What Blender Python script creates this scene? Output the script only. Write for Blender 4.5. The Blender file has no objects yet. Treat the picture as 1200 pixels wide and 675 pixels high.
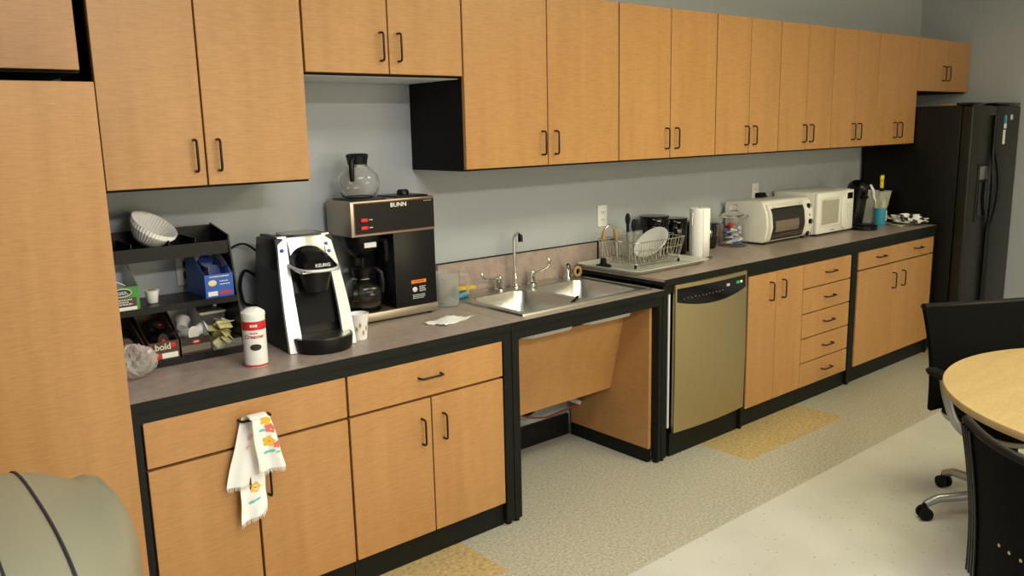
import bpy, bmesh, math, random
from mathutils import Vector, Matrix, Euler
random.seed(7)
PI = math.pi
C = bpy.context.scene.collection
SC = bpy.context.scene

# ------------------------------------------------------------------ camera
cam_d = bpy.data.cameras.new('camera'); cam = bpy.data.objects.new('camera', cam_d); C.objects.link(cam)
yw, pt, rl = math.radians(-39.9252), math.radians(-10.7968), math.radians(-1.2909)
fw = Vector((math.sin(-yw)*math.cos(pt), math.cos(yw)*math.cos(pt), math.sin(pt)))
rt0 = fw.cross(Vector((0, 0, 1))).normalized(); up0 = rt0.cross(fw)
rt = math.cos(rl)*rt0 + math.sin(rl)*up0
up = -math.sin(rl)*rt0 + math.cos(rl)*up0
m = Matrix((rt, up, -fw)).transposed().to_4x4(); m.translation = Vector((-.6235, -3.1194, 1.632))
cam.matrix_world = m
cam_d.sensor_width = 36; cam_d.lens = 971.79/1200*36
cam_d.clip_start = .05; cam_d.clip_end = 60
SC.camera = cam

# ------------------------------------------------------------------ world, exposure, ceiling lamps
w = bpy.data.worlds.new('world'); SC.world = w; w.use_nodes = True
w.node_tree.nodes['Background'].inputs[0].default_value = (.9, .95, 1, 1)
w.node_tree.nodes['Background'].inputs[1].default_value = .2
SC.view_settings.view_transform = 'Standard'; SC.view_settings.look = 'None'
SC.view_settings.gamma = 1; SC.view_settings.use_curve_mapping = False
SC.view_settings.exposure = 0.0
# (x, y, watts, colour)
LAMPS = [(.6, -2.0, 20, (1, 1, .95)), (2.8, -2.0, 34, (1, .96, .58)),
         (.6, -4.4, 155, (1, .94, .87)), (2.8, -4.4, 32, (1, .84, .45))]
ADDED_FILL = (3.2, 1.65, 3.0, 1.5, 62, (1, .80, .45))      # added warm frontal fill, shaped as a window out of view: x, z, width, height, watts, colour
ROOM_H = 2.75

# ------------------------------------------------------------------ materials
def mat(name, col, rough=.5, metal=0, spec=.5, trans=0, ior=1.45, alpha=1, emit=None, es=1):
    mm = bpy.data.materials.new(name); mm.use_nodes = True
    b = mm.node_tree.nodes['Principled BSDF']
    b.inputs['Base Color'].default_value = (*col, 1); b.inputs['Roughness'].default_value = rough
    b.inputs['Metallic'].default_value = metal; b.inputs['Specular IOR Level'].default_value = spec
    b.inputs['Transmission Weight'].default_value = trans; b.inputs['IOR'].default_value = ior
    b.inputs['Alpha'].default_value = alpha
    if emit: b.inputs['Emission Color'].default_value = (*emit, 1); b.inputs['Emission Strength'].default_value = es
    return mm
def nd(mm, t, **kw):
    n = mm.node_tree.nodes.new(t)
    for k, v in kw.items(): setattr(n, k, v)
    return n
def lk(mm, a, b): mm.node_tree.links.new(a, b)
def noise(mm, scale, detail=3, rough=.5, vec=(1, 1, 1), rot=(0, 0, 0)):
    tc = nd(mm, 'ShaderNodeTexCoord'); mp = nd(mm, 'ShaderNodeMapping')
    mp.inputs['Scale'].default_value = vec; mp.inputs['Rotation'].default_value = rot
    n = nd(mm, 'ShaderNodeTexNoise'); n.inputs['Scale'].default_value = scale
    n.inputs['Detail'].default_value = detail; n.inputs['Roughness'].default_value = rough
    lk(mm, tc.outputs['Object'], mp.inputs[0]); lk(mm, mp.outputs[0], n.inputs['Vector'])
    return n
def ramp(mm, src, stops):
    r = nd(mm, 'ShaderNodeValToRGB'); e = r.color_ramp.elements
    while len(e) < len(stops): e.new(.5)
    for i, (p, c) in enumerate(stops): e[i].position = p; e[i].color = (*c, 1)
    lk(mm, src, r.inputs[0]); return r
def mixc(mm, a, b, fac, mode='MIX'):
    x = nd(mm, 'ShaderNodeMix', data_type='RGBA', blend_type=mode)
    if isinstance(fac, float): x.inputs[0].default_value = fac
    else: lk(mm, fac, x.inputs[0])
    lk(mm, a, x.inputs[6]); lk(mm, b, x.inputs[7]); return x.outputs[2]
def bump(mm, src, st=.1, d=.01):
    b = nd(mm, 'ShaderNodeBump'); b.inputs['Strength'].default_value = st; b.inputs['Distance'].default_value = d
    lk(mm, src, b.inputs['Height']); lk(mm, b.outputs[0], mm.node_tree.nodes['Principled BSDF'].inputs['Normal'])
def setc(mm, out): lk(mm, out, mm.node_tree.nodes['Principled BSDF'].inputs['Base Color'])

def maple(name, light, dark, rough=.38, top=False):
    mm = mat(name, light, rough)
    if top: n1 = noise(mm, 3, 4, .6, (1, 9, 1)); n2 = noise(mm, 30, 2, .5, (1, 8, 1))
    else: n1 = noise(mm, 2.2, 4, .6, (7, 7, .7)); n2 = noise(mm, 14, 3, .6, (1.3, 1.3, 14))
    r1 = ramp(mm, n1.outputs[0], [(.3, dark), (.7, light)])
    r2 = ramp(mm, n2.outputs[0], [(.35, (.84, .81, .77)), (.62, (1, 1, 1))])
    setc(mm, mixc(mm, r1.outputs[0], r2.outputs[0], .75, 'MULTIPLY'))
    return mm
M = {}
M['maple'] = maple('maple_laminate', (.48, .256, .094), (.425, .218, .076))
M['maple_top'] = maple('table_maple', (.43, .315, .150), (.385, .275, .125), .45, True)
M['black'] = mat('black_frame', (.006, .007, .0055), .5, spec=.25)
M['blackgap'] = mat('cabinet_carcass_black', (.005, .0045, .0045), .6, spec=.2)
M['handle'] = mat('dark_bronze_pull', (.018, .010, .007), .35, .3)
M['plastic'] = mat('black_plastic', (.006, .006, .0065), .35, spec=.28)
M['gloss'] = mat('gloss_black', (.005, .005, .006), .10, spec=.4)
M['fridge'] = mat('fridge_black', (.004, .004, .003), .35, spec=.3)
n = noise(M['fridge'], 260, 2); bump(M['fridge'], n.outputs[0], .25, .002)
M['fridge_door'] = mat('fridge_door_black', (.011, .011, .007), .34, spec=.35)
n = noise(M['fridge_door'], 260, 2); bump(M['fridge_door'], n.outputs[0], .25, .002)
M['wall'] = mat('wall_paint', (.39, .415, .44), .75)
n = noise(M['wall'], 160, 3); bump(M['wall'], n.outputs[0], .12, .003)
M['ceil'] = mat('ceiling_tile', (.72, .72, .70), .9)
M['counter'] = mat('counter_laminate', (.37, .30, .26), .35)
n = noise(M['counter'], 26, 5, .7); n2 = noise(M['counter'], 220, 2)
r = ramp(M['counter'], n.outputs[0], [(.3, (.30, .235, .205)), (.7, (.42, .34, .30))])
r2 = ramp(M['counter'], n2.outputs[0], [(.4, (.88, .87, .86)), (.6, (1, 1, 1))])
setc(M['counter'], mixc(M['counter'], r.outputs[0], r2.outputs[0], .6, 'MULTIPLY'))
def speckle(name, base, sp1, sp2, scale, rough=.35):
    mm = mat(name, base, rough)
    n = noise(mm, scale, 2, .5); r = ramp(mm, n.outputs[0], [(.36, sp1), (.46, base), (.56, base), (.66, sp2)])
    n2 = noise(mm, scale*2.7, 2, .5); r2 = ramp(mm, n2.outputs[0], [(.30, (.72, .68, .62)), (.42, (1, 1, 1))])
    setc(mm, mixc(mm, r.outputs[0], r2.outputs[0], .7, 'MULTIPLY')); return mm
M['tile_mid'] = speckle('floor_tile_speckled_grey', (.42, .405, .335), (.31, .295, .235), (.53, .52, .44), 85)
M['tile_tan'] = speckle('floor_tile_tan', (.46, .345, .165), (.34, .245, .105), (.56, .44, .24), 60)
def light_tile():
    mm = mat('floor_tile_cream', (.58, .59, .52), .3)
    n = noise(mm, 3, 3); r = ramp(mm, n.outputs[0], [(.35, (.53, .53, .49)), (.65, (.575, .575, .535))])
    tc = nd(mm, 'ShaderNodeTexCoord')
    v = nd(mm, 'ShaderNodeTexVoronoi'); v.inputs['Scale'].default_value = 26; v.inputs['Randomness'].default_value = 1
    lk(mm, tc.outputs['Object'], v.inputs['Vector'])
    rv = ramp(mm, v.outputs['Distance'], [(.07, (.36, .31, .24)), (.12, (1, 1, 1))])
    n3 = noise(mm, 9, 1); r3 = ramp(mm, n3.outputs[0], [(.38, (0, 0, 0)), (.46, (1, 1, 1))])
    wn = nd(mm, 'ShaderNodeMix', data_type='RGBA'); lk(mm, r3.outputs[0], wn.inputs[0])
    wn.inputs[6].default_value = (1, 1, 1, 1); lk(mm, rv.outputs[0], wn.inputs[7])
    setc(mm, mixc(mm, r.outputs[0], wn.outputs[2], .8, 'MULTIPLY')); return mm
M['tile_light'] = light_tile()
M['steel'] = mat('brushed_steel', (.58, .57, .54), .28, 1)
n = noise(M['steel'], 40, 2, .5, (1, 1, 30)); bump(M['steel'], n.outputs[0], .06, .001)
M['dwsteel'] = mat('dishwasher_steel', (.56, .465, .265), .42, 1)
n = noise(M['dwsteel'], 40, 2, .5, (30, 1, 1)); bump(M['dwsteel'], n.outputs[0], .08, .001)
M['bunnsteel'] = mat('warm_brushed_steel', (.42, .37, .30), .38, .9)
n = noise(M['bunnsteel'], 60, 2, .5, (1, 1, 20)); bump(M['bunnsteel'], n.outputs[0], .06, .001)
M['chrome'] = mat('chrome', (.75, .75, .73), .08, 1)
M['wire'] = mat('rack_wire', (.62, .60, .52), .25, .9)
M['silver'] = mat('silver_plastic', (.66, .68, .70), .32, .35)
M['silver2'] = mat('chair_silver', (.33, .34, .35), .32, .7)
M['white'] = mat('white_plastic', (.78, .78, .74), .35)
M['offwhite'] = mat('offwhite_enamel', (.70, .69, .62), .3)
M['bowlwhite'] = mat('sink_underside', (.55, .55, .52), .6)
M['paper'] = mat('white_paper', (.85, .85, .82), .9)
M['cream'] = mat('cream_plastic', (.62, .60, .48), .5)
M['glass'] = mat('clear_glass', (1, 1, 1), .02, trans=1, ior=1.3)
M['clearplastic'] = mat('translucent_plastic', (.86, .88, .86), .22, trans=.88, ior=1.12)
M['trayplastic'] = mat('milky_tray_plastic', (.74, .74, .66), .35, trans=.35, ior=1.2)
M['bag'] = mat('crumpled_clear_bag', (.62, .56, .52), .18, alpha=.42)
M['darkglass'] = mat('dark_glass', (.02, .018, .015), .06)
M['smoke'] = mat('oven_glass', (.35, .33, .30), .05, trans=.85, ior=1.2)
M['coffee'] = mat('coffee', (.02, .010, .006), .1)
M['red'] = mat('red', (.55, .02, .02), .4)
M['redlight'] = mat('red_switch', (.45, .01, .01), .3, emit=(1, .02, .01), es=.4)
M['green'] = mat('green_card', (.045, .25, .035), .5)
M['brown'] = mat('brown_card', (.075, .035, .018), .5)
M['dkbrown'] = mat('dark_brown_card', (.03, .018, .012), .5)
M['blue'] = mat('blue_card', (.02, .10, .48), .45)
M['navy'] = mat('navy_foil', (.01, .025, .12), .25)
M['kraft'] = mat('card_inside', (.17, .13, .10), .8)
M['greycard'] = mat('white_card_inside', (.62, .63, .65), .7)
M['yellow'] = mat('yellow_paper', (.74, .68, .34), .7)
M['yel'] = mat('yellow_plastic', (.80, .62, .02), .35)
M['orange'] = mat('orange_label', (.80, .22, .02), .5)
M['bluewater'] = mat('blue_liquid', (.05, .36, .52), .2, trans=.2)
M['bluesp'] = mat('blue_sponge', (.02, .16, .30), .9)
M['yelsp'] = mat('yellow_sponge', (.62, .42, .04), .9)
M['tan'] = mat('tan_grip', (.38, .24, .09), .6)
M['olive'] = mat('olive_grey_plastic', (.235, .235, .17), .4)
M['seam'] = mat('dark_seam', (.03, .025, .04), .6)
M['chair'] = mat('chair_black_fabric', (.003, .003, .0028), .65, spec=.06)
M['shell'] = mat('chair_shell_beige', (.33, .30, .24), .4)
M['dot'] = mat('pale_perforation', (.45, .38, .26), .6)
M['lamp'] = mat('diffuser', (.9, .9, .9), .6, emit=(1, .95, .85), es=1.0)
M['ink'] = mat('dark_ink', (.03, .03, .03), .6)
M['rubber'] = mat('black_rubber', (.006, .006, .006), .7, spec=.2)
M['petal_y'] = mat('petal_yellow', (.80, .50, .04), .8)
M['petal_r'] = mat('petal_coral', (.75, .16, .12), .8)
M['leaf'] = mat('leaf_teal', (.15, .55, .52), .8)
M['petal_p'] = mat('petal_pink', (.80, .50, .55), .8)
M['grout'] = mat('cable_white', (.6, .6, .58), .5)
M['cablered'] = mat('copper_cable', (.20, .05, .03), .5)
M['green_led'] = mat('green_display', (.02, .25, .08), .3, emit=(.05, 1, .3), es=.12)

# ------------------------------------------------------------------ mesh building
class MB:
    def __init__(s, M4=None):
        s.bm = bmesh.new(); s.M = M4 or Matrix(); s.mats = []; s.mi = 0
    def use(s, mt):
        if mt not in s.mats: s.mats.append(mt)
        s.mi = s.mats.index(mt); return s
    def _v(s, p): return s.bm.verts.new(s.M @ Vector(p))
    def _f(s, vs):
        try: f = s.bm.faces.new(vs); f.material_index = s.mi; return f
        except ValueError: return None
    def box(s, x0, x1, y0, y1, z0, z1, bev=0, seg=2):
        x0, x1 = min(x0, x1), max(x0, x1); y0, y1 = min(y0, y1), max(y0, y1); z0, z1 = min(z0, z1), max(z0, z1)
        v = [s._v(p) for p in ((x0,y0,z0),(x1,y0,z0),(x1,y1,z0),(x0,y1,z0),(x0,y0,z1),(x1,y0,z1),(x1,y1,z1),(x0,y1,z1))]
        fs = [s._f([v[i] for i in q]) for q in ((3,2,1,0),(4,5,6,7),(0,1,5,4),(1,2,6,5),(2,3,7,6),(3,0,4,7))]
        if bev:
            es = list({e for f in fs for e in f.edges})
            bmesh.ops.bevel(s.bm, geom=es, offset=bev, segments=seg, profile=.5, affect='EDGES', clamp_overlap=True)
        return s
    def prism(s, poly, axis, a, b, bev=0):
        def P(p, q, d):
            return {'x': (d, p, q), 'y': (p, d, q), 'z': (p, q, d)}[axis]
        A = [s._v(P(p, q, a)) for p, q in poly]; B = [s._v(P(p, q, b)) for p, q in poly]
        n = len(poly); fs = [s._f(A[::-1]), s._f(B)]
        for i in range(n): fs.append(s._f([A[i], A[(i+1) % n], B[(i+1) % n], B[i]]))
        fs = [f for f in fs if f]
        bmesh.ops.recalc_face_normals(s.bm, faces=fs)
        if bev:
            es = list({e for f in fs for e in f.edges})
            bmesh.ops.bevel(s.bm, geom=es, offset=bev, segments=2, profile=.5, affect='EDGES', clamp_overlap=True)
        return s
    def rings(s, rings, closed=True, cap0=True, cap1=True):
        R = [[s._v(p) for p in r] for r in rings]; n = len(R[0])
        for i in range(len(R)-1):
            for j in range(n if closed else n-1):
                k = (j+1) % n; s._f([R[i][j], R[i][k], R[i+1][k], R[i+1][j]])
        if cap0: s._f(R[0][::-1])
        if cap1: s._f(R[-1])
        return s
    def lathe(s, prof, c=(0, 0, 0), seg=28, cap0=True, cap1=True):
        return s.rings([[(c[0]+r*math.cos(2*PI*j/seg), c[1]+r*math.sin(2*PI*j/seg), c[2]+z) for j in range(seg)] for r, z in prof], True, cap0, cap1)
    def tube(s, pts, r, seg=8, closed=False):
        pts = [Vector(p) for p in pts]; rr = r if isinstance(r, (list, tuple)) else [r]*len(pts)
        n = len(pts); t0 = (pts[1]-pts[0]).normalized()
        u = t0.orthogonal().normalized(); out = []
        for i, p in enumerate(pts):
            if closed: t = (pts[(i+1) % n]-pts[i-1]).normalized()
            else: t = (pts[min(i+1, n-1)]-pts[max(i-1, 0)]).normalized()
            u = (u - t*u.dot(t))
            u = u.normalized() if u.length > 1e-6 else t.orthogonal().normalized()
            v = t.cross(u)
            out.append([p + rr[i]*(math.cos(2*PI*j/seg)*u + math.sin(2*PI*j/seg)*v) for j in range(seg)])
        if closed: out.append(out[0]); return s.rings(out, True, False, False)
        return s.rings(out)
    def cyl(s, p0, p1, r0, r1=None, seg=20): return s.tube([p0, p1], [r0, r0 if r1 is None else r1], seg)
    def ball(s, c, r, nu=20, nv=12):
        if not isinstance(r, (tuple, list)): r = (r, r, r)
        rg = []
        for i in range(1, nv):
            a = PI*i/nv; rg.append([(c[0]+r[0]*math.sin(a)*math.cos(2*PI*j/nu), c[1]+r[1]*math.sin(a)*math.sin(2*PI*j/nu), c[2]-r[2]*math.cos(a)) for j in range(nu)])
        return s.rings(rg)
    def grid(s, fn, nu, nv):
        V = [[s._v(fn(i/nu, j/nv)) for j in range(nv+1)] for i in range(nu+1)]
        for i in range(nu):
            for j in range(nv): s._f([V[i][j], V[i+1][j], V[i+1][j+1], V[i][j+1]])
        return s
    def torus(s, c, R, r, axis='z', seg=28, sc=(1, 1)):
        pts = []
        for j in range(seg):
            a = 2*PI*j/seg; p, q = R*math.cos(a)*sc[0], R*math.sin(a)*sc[1]
            d = {'z': (p, q, 0), 'x': (0, p, q), 'y': (p, 0, q)}[axis]
            pts.append((c[0]+d[0], c[1]+d[1], c[2]+d[2]))
        return s.tube(pts, r, 8, True)
    def build(s, name, mt, parent=None, ang=35):
        bmesh.ops.remove_doubles(s.bm, verts=s.bm.verts, dist=1e-6)
        bmesh.ops.recalc_face_normals(s.bm, faces=s.bm.faces)
        me = bpy.data.meshes.new(name); s.bm.to_mesh(me); s.bm.free()
        for q in (s.mats or [mt]): me.materials.append(q)
        me.polygons.foreach_set('use_smooth', [True]*len(me.polygons))
        me.set_sharp_from_angle(angle=math.radians(ang))
        o = bpy.data.objects.new(name, me); C.objects.link(o)
        if parent: o.parent = parent
        return o

def smooth(pts, n=6):
    P = [Vector(p) for p in pts]; out = []
    for i in range(len(P)-1):
        a, b, c, d = P[max(i-1, 0)], P[i], P[i+1], P[min(i+2, len(P)-1)]
        for k in range(n):
            t = k/n; out.append(.5*((2*b)+(c-a)*t+(2*a-5*b+4*c-d)*t*t+(3*b-a-3*c+d)*t**3))
    return out+[P[-1]]
def marks(name, mt, parent, x, y, z, w, rows, dz, h=.0022, seed=1):
    rnd = random.Random(seed); b = MB()      # illegible small print: rows of short dashes
    for r in range(rows):
        cx = x
        while cx < x+w*rnd.uniform(.8, 1):
            l = rnd.uniform(.003, .009); b.box(cx, min(cx+l, x+w), y-.0004, y+.0002, z-r*dz-h, z-r*dz); cx += l+.0018
    return b.build(name, mt, parent)
def empty(name, label, cat, loc=(0, 0, 0), rz=0, group=None):
    o = bpy.data.objects.new(name, None); C.objects.link(o); o.empty_display_size = .05
    o.location = loc; o.rotation_euler = (0, 0, rz)
    return tag(o, label, cat, group)
def tag(o, label, cat, group=None):
    o['label'] = label; o['category'] = cat
    if group: o['group'] = group
    return o
def struct(o): o['kind'] = 'structure'; return o
def lab(o, s): o['label'] = s; return o
def dup(root, loc, rz=0, label=None, rot=None):
    r = root.copy(); C.objects.link(r); r.location = loc; r.rotation_euler = rot or (0, 0, rz)
    if label: r['label'] = label
    for ch in list(root.children):
        c = ch.copy(); C.objects.link(c); c.parent = r
        for g in list(ch.children):
            d = g.copy(); C.objects.link(d); d.parent = c
    return r
def solid(o, t, off=0):
    md = o.modifiers.new('thickness', 'SOLIDIFY'); md.thickness = t; md.offset = off; return o
def text(name, body, size, mt, parent, loc, rot=(PI/2, 0, 0), ext=.0004, sx=1, bold=0):
    cu = bpy.data.curves.new(name, 'FONT'); cu.body = body; cu.size = size; cu.extrude = ext
    cu.align_x = 'CENTER'; cu.align_y = 'CENTER'; cu.offset = bold
    t = bpy.data.objects.new(name+'_curve', cu); C.objects.link(t)
    bpy.context.view_layer.update()
    me = bpy.data.meshes.new_from_object(t.evaluated_get(bpy.context.evaluated_depsgraph_get()))
    bpy.data.objects.remove(t)
    me.materials.clear(); me.materials.append(mt); me.name = name
    o = bpy.data.objects.new(name, me); C.objects.link(o)
    o.parent = parent; o.location = loc; o.rotation_euler = rot; o.scale = (sx, 1, 1)
    return o

# ------------------------------------------------------------------ room shell
XL, XR, YF = -3.2, 6.26, -6.6
def floor():
    b = MB()
    def q(x0, x1, y0, y1, mt):
        b.use(mt); b._f([b._v(p) for p in ((x0, y0, 0), (x1, y0, 0), (x1, y1, 0), (x0, y1, 0))])
    T = .305; y1 = -.592; y2 = y1-T; y3 = -1.217
    q(XL, XR, YF, y3, M['tile_light']); q(XL, XR, y3, y2, M['tile_mid']); q(XL, XR, y1, 0, M['tile_mid'])
    xs = [XL, .278, 1.192, 2.742, 3.652, 5.20, XR]
    for i in range(6): q(xs[i], xs[i+1], y2, y1, M['tile_tan'] if i % 2 else M['tile_mid'])
    return struct(b.build('floor', None))
floor()
struct(MB().box(XL, XR, YF, 0, ROOM_H, ROOM_H+.1).build('ceiling', M['ceil']))
struct(MB().box(XL-.1, XR+.1, 0, .1, 0, ROOM_H).build('wall_back', M['wall']))
struct(MB().box(XR, XR+.1, YF, 0, 0, ROOM_H).build('wall_right', M['wall']))
struct(MB().box(XL-.1, XL, YF, 0, 0, ROOM_H).build('wall_left', M['wall']))
struct(MB().box(XL-.1, XR+.1, YF-.1, YF, 0, ROOM_H).build('wall_front', M['wall']))
struct(MB().box(1.505, 2.352, -.02, -.001, .001, .118, .003).build('baseboard_back', M['black']))
struct(MB().box(XR-.012, XR-.001, YF+.02, -.9, .001, .10, .003).build('baseboard_right', M['black']))

for i, (x, y, pw, col) in enumerate(LAMPS):
    t = empty('ceiling_light', 'recessed fluorescent ceiling troffer, %s' % ['above the aisle by the coffee machines', 'above the aisle by the dishwasher', 'behind the photographer', 'past the round table'][i], 'ceiling light', (x, y, ROOM_H-.03), 0, 'ceiling troffers')
    f = MB()
    for a in ((-.61, .61, -.31, -.28), (-.61, .61, .28, .31), (-.61, -.58, -.28, .28), (.58, .61, -.28, .28)): f.box(a[0], a[1], a[2], a[3], 0, .029)
    f.build('frame', M['white'], t)
    MB().box(-.58, .58, -.28, .28, .012, .02).build('diffuser', M['lamp'], t)
    ld = bpy.data.lights.new('tube_light', 'AREA'); ld.shape = 'RECTANGLE'; ld.size = 1.15; ld.size_y = .55
    ld.energy = pw; ld.color = col
    lo = bpy.data.objects.new('tube_light', ld); C.objects.link(lo); lo.parent = t; lo.location = (0, 0, .008)

# added window with frame: invented source of warm frontal light, never in view
wx, wz, ww, wh, wp, wc = ADDED_FILL
struct(MB().box(wx-ww/2, wx+ww/2, YF+.001, YF+.008, wz-wh/2, wz+wh/2).build('added_fill_pane', M['lamp']))
f = MB()
for a in ((wx-ww/2-.05, wx-ww/2, wz-wh/2-.05, wz+wh/2+.05), (wx+ww/2, wx+ww/2+.05, wz-wh/2-.05, wz+wh/2+.05), (wx-.02, wx+.02, wz-wh/2, wz+wh/2),
          (wx-ww/2, wx+ww/2, wz-wh/2-.05, wz-wh/2), (wx-ww/2, wx+ww/2, wz+wh/2, wz+wh/2+.05)):
    f.box(a[0], a[1], YF+.001, YF+.04, a[2], a[3])
struct(f.build('added_fill_trim', M['white']))
wl = bpy.data.lights.new('added_fill_light', 'AREA'); wl.shape = 'RECTANGLE'; wl.size = ww; wl.size_y = wh; wl.energy = wp; wl.color = wc
wo = bpy.data.objects.new('added_fill_light', wl); C.objects.link(wo); wo.location = (wx, YF+.05, wz); wo.rotation_euler = (PI/2, 0, 0)

# ------------------------------------------------------------------ pulls
def pull(parent, x, y, z, vertical=True, L=.10, name='handle'):
    h = L/2; d = .028; r = .0042; k = .010
    prof = [(-h, 0), (-h, -d+k), (-h+.3*k, -d+.3*k), (-h+k, -d), (h-k, -d), (h-.3*k, -d+.3*k), (h, -d+k), (h, 0)]
    pts = [((x, y+b, z+a) if vertical else (x+a, y+b, z)) for a, b in prof]
    return MB().tube(pts, r, 8).build(name, M['handle'], parent, 60)

DT = .020   # door thickness
def door(t, x0, x1, yb, z0, z1, hx=None, hz=None, vert=True, name='door'):
    o = MB().box(x0, x1, yb-DT, yb, z0, z1, .0015, 1).build(name, M['maple'], t)
    if hx is not None: pull(o, hx, yb-DT, hz, vert)
    return o

# ------------------------------------------------------------------ upper cabinets
YU = -.397
def upper(x0, xm, x1, z0, z1, label, group='maple upper cabinets', hz=None, light_base=False):
    t = empty('upper_cabinet', label, 'cabinet', (x0, 0, z0), 0, group)
    L = Matrix.Translation((-x0, 0, -z0))
    g = .0035
    MB(L).box(x0+.0008, x1-.0008, YU+DT+.002, -.002, z0-.004, z1).build('body', M['blackgap'], t)
    if light_base: lab(MB(L).box(x0+.012, x1-.002, YU+DT+.012, -.004, z0-.0065, z0-.0042).build('underside_panel', M['greycard'], t), 'pale grey underside panel')
    hz = z0+.100 if hz is None else hz
    for (a, b_, hx) in ((x0+g, xm-g*.8, xm-.036), (xm+g*.8, x1-g, xm+.040)):
        o = MB(L).box(a, b_, YU, YU+DT, z0+.004, z1-.002, .0015, 1).build('door', M['maple'], t)
        h = pull(o, hx-x0, YU, hz-z0)
    return t
ZU, ZT = 1.4727, 2.2
upper(-.72, -.35, .030, 1.8276, ZT, 'short maple cabinet at far upper left above the tall pantry cabinet')
upper(.060, .373, .7405, ZU, ZT, 'two-door maple upper cabinet above the pod coffee machine and organizer')
upper(.7415, 1.0845, 1.4255, 1.842, ZT, 'short maple upper cabinet above the commercial coffee brewer', light_base=True)
upper(1.4266, 1.881, 2.3355, ZU, ZT, 'widest two-door maple upper cabinet with black left side panel, above the sink')
upper(2.3365, 2.712, 3.0845, ZU, ZT, 'two-door maple upper cabinet above the dish rack, right of the widest one')
upper(3.0855, 3.388, 3.680, ZU, ZT, 'two-door maple upper cabinet above the paper towel roll and glass jar')
upper(3.681, 3.974, 4.258, ZU, ZT, 'two-door maple upper cabinet above the toaster oven')
upper(4.259, 4.549, 4.8295, ZU, ZT, 'two-door maple upper cabinet above the white microwave')
upper(4.8305, 5.112, 5.3935, ZU, ZT, 'last full-height maple upper cabinet, left of the short one over the refrigerator')
upper(5.3945, 5.813, 6.232, 1.833, ZT, 'short two-door maple upper cabinet above the black refrigerator', hz=1.833+.13)

# ------------------------------------------------------------------ tall cabinet
YB = -.615            # base door front plane
def tall():
    t = empty('tall_cabinet', 'tall maple pantry cabinet at the left edge, taller than the counter', 'cabinet', (-.9, 0, 0))
    L = Matrix.Translation((.9, 0, 0))
    MB(L).box(-.9, -.002, -.632, -.002, .0, 1.785).build('body', M['blackgap'], t)
    for a, b in ((-.896, -.462), (-.456, -.004)):
        MB(L).box(a, b, -.655, -.634, .10, 1.783, .0015, 1).build('door', M['maple'], t)
tall()

# ------------------------------------------------------------------ worktops and black frames
ZL, ZR = .869, .917
def worktop(x0, x1, z, label, y0=-.622, cut=None, xs=None):
    t = empty('worktop', label, 'countertop', (x0, 0, z-.03), 0, 'laminate worktops')
    L = Matrix.Translation((-x0, 0, -(z-.03)))
    lam = MB(L); edge = MB(L)
    if cut:
        cx0, cx1, cy0, cy1 = cut
        parts = ((x0, cx0, y0, -.002), (cx1, x1, y0, -.002), (cx0, cx1, y0, cy0), (cx0, cx1, cy1, -.002))
    else: parts = ((x0, x1, y0, -.002),)
    for a in parts: lam.box(a[0]+.0005, a[1]-.0005, a[2]+(.002 if a[2] == y0 else 0), a[3], z-.012, z)
    lam.build('laminate_top', M['counter'], t)
    for a in parts: edge.box(a[0]+.0005, a[1]-.0005, a[2], a[3], z-.03, z-.0125)
    edge.box(x0+.0005, x1-.0005, y0-.003, y0+.0018, z-.03, z-.0008)
    edge.build('black_edge', M['black'], t)
    return t
worktop(.001, 1.474, ZL, 'low laminate worktop holding the coffee machines, left of the sink')
worktop(1.475, 2.411, ZL, 'laminate worktop around the double sink', cut=(1.60, 2.34, -.545, -.055))
worktop(2.413, 3.100, ZR, 'raised laminate worktop over the dishwasher, holding the dish rack')
worktop(3.101, 5.335, ZR, 'long raised laminate worktop with the toaster oven and microwave')

def frame(x0, x1, z, legs, label, bottom=True, extra=None):
    t = empty('counter_frame', label, 'frame', (x0, 0, 0), 0, 'black counter frames')
    L = Matrix.Translation((-x0, 0, 0))
    ztop = z-.0305
    MB(L).box(x0, x1, -.615, -.575, ztop-.045, ztop, .002, 1).build('rail', M['black'], t)
    for a, b in legs:
        o = MB(L).box(a, b, -.6165, -.573, .015, ztop-.0005, .002, 1)
        o = o.build('leg', M['black'], t)
        MB(L).cyl(((a+b)/2, -.595, .0005), ((a+b)/2, -.595, .0155), .015).build('foot', M['rubber'], o)
    if extra: extra(t, L)
    return t
def kneeparts(t, L):
    MB(L).box(2.361, 2.379, -.572, -.03, .068, .835).build('side_panel', M['maple'], t)
    b = MB(L).box(2.355, 2.380, -.572, -.03, .0, .066, .002, 1).build('side_base', M['black'], t)
    MB(L).box(1.486, 1.502, -.572, -.03, .115, .835).build('side_panel', M['maple'], t)
    p = [(-.412, .722), (-.318, .327), (-.302, .331), (-.396, .726)]
    MB(L).prism(p, 'x', 1.5025, 2.3605).build('apron_panel', M['maple'], t)
    MB(L).box(1.5025, 2.3605, -.425, -.395, .7265, .7345).build('apron_rail', M['black'], t)
frame(.001, 1.462, ZL, [(.001, .028), (1.418, 1.461)], 'black frame of the left base cabinets with a leg by the tall cabinet')
frame(1.464, 2.404, ZL, [(1.464, 1.502), (2.381, 2.404)], 'black frame of the open knee space under the sink', extra=kneeparts)
frame(2.408, 3.100, ZR, [(2.408, 2.445), (3.068, 3.099)], 'black frame around the dishwasher')
frame(3.102, 5.330, ZR, [(4.200, 4.262), (5.318, 5.330)], 'black frame of the right-hand base cabinets')

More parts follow.
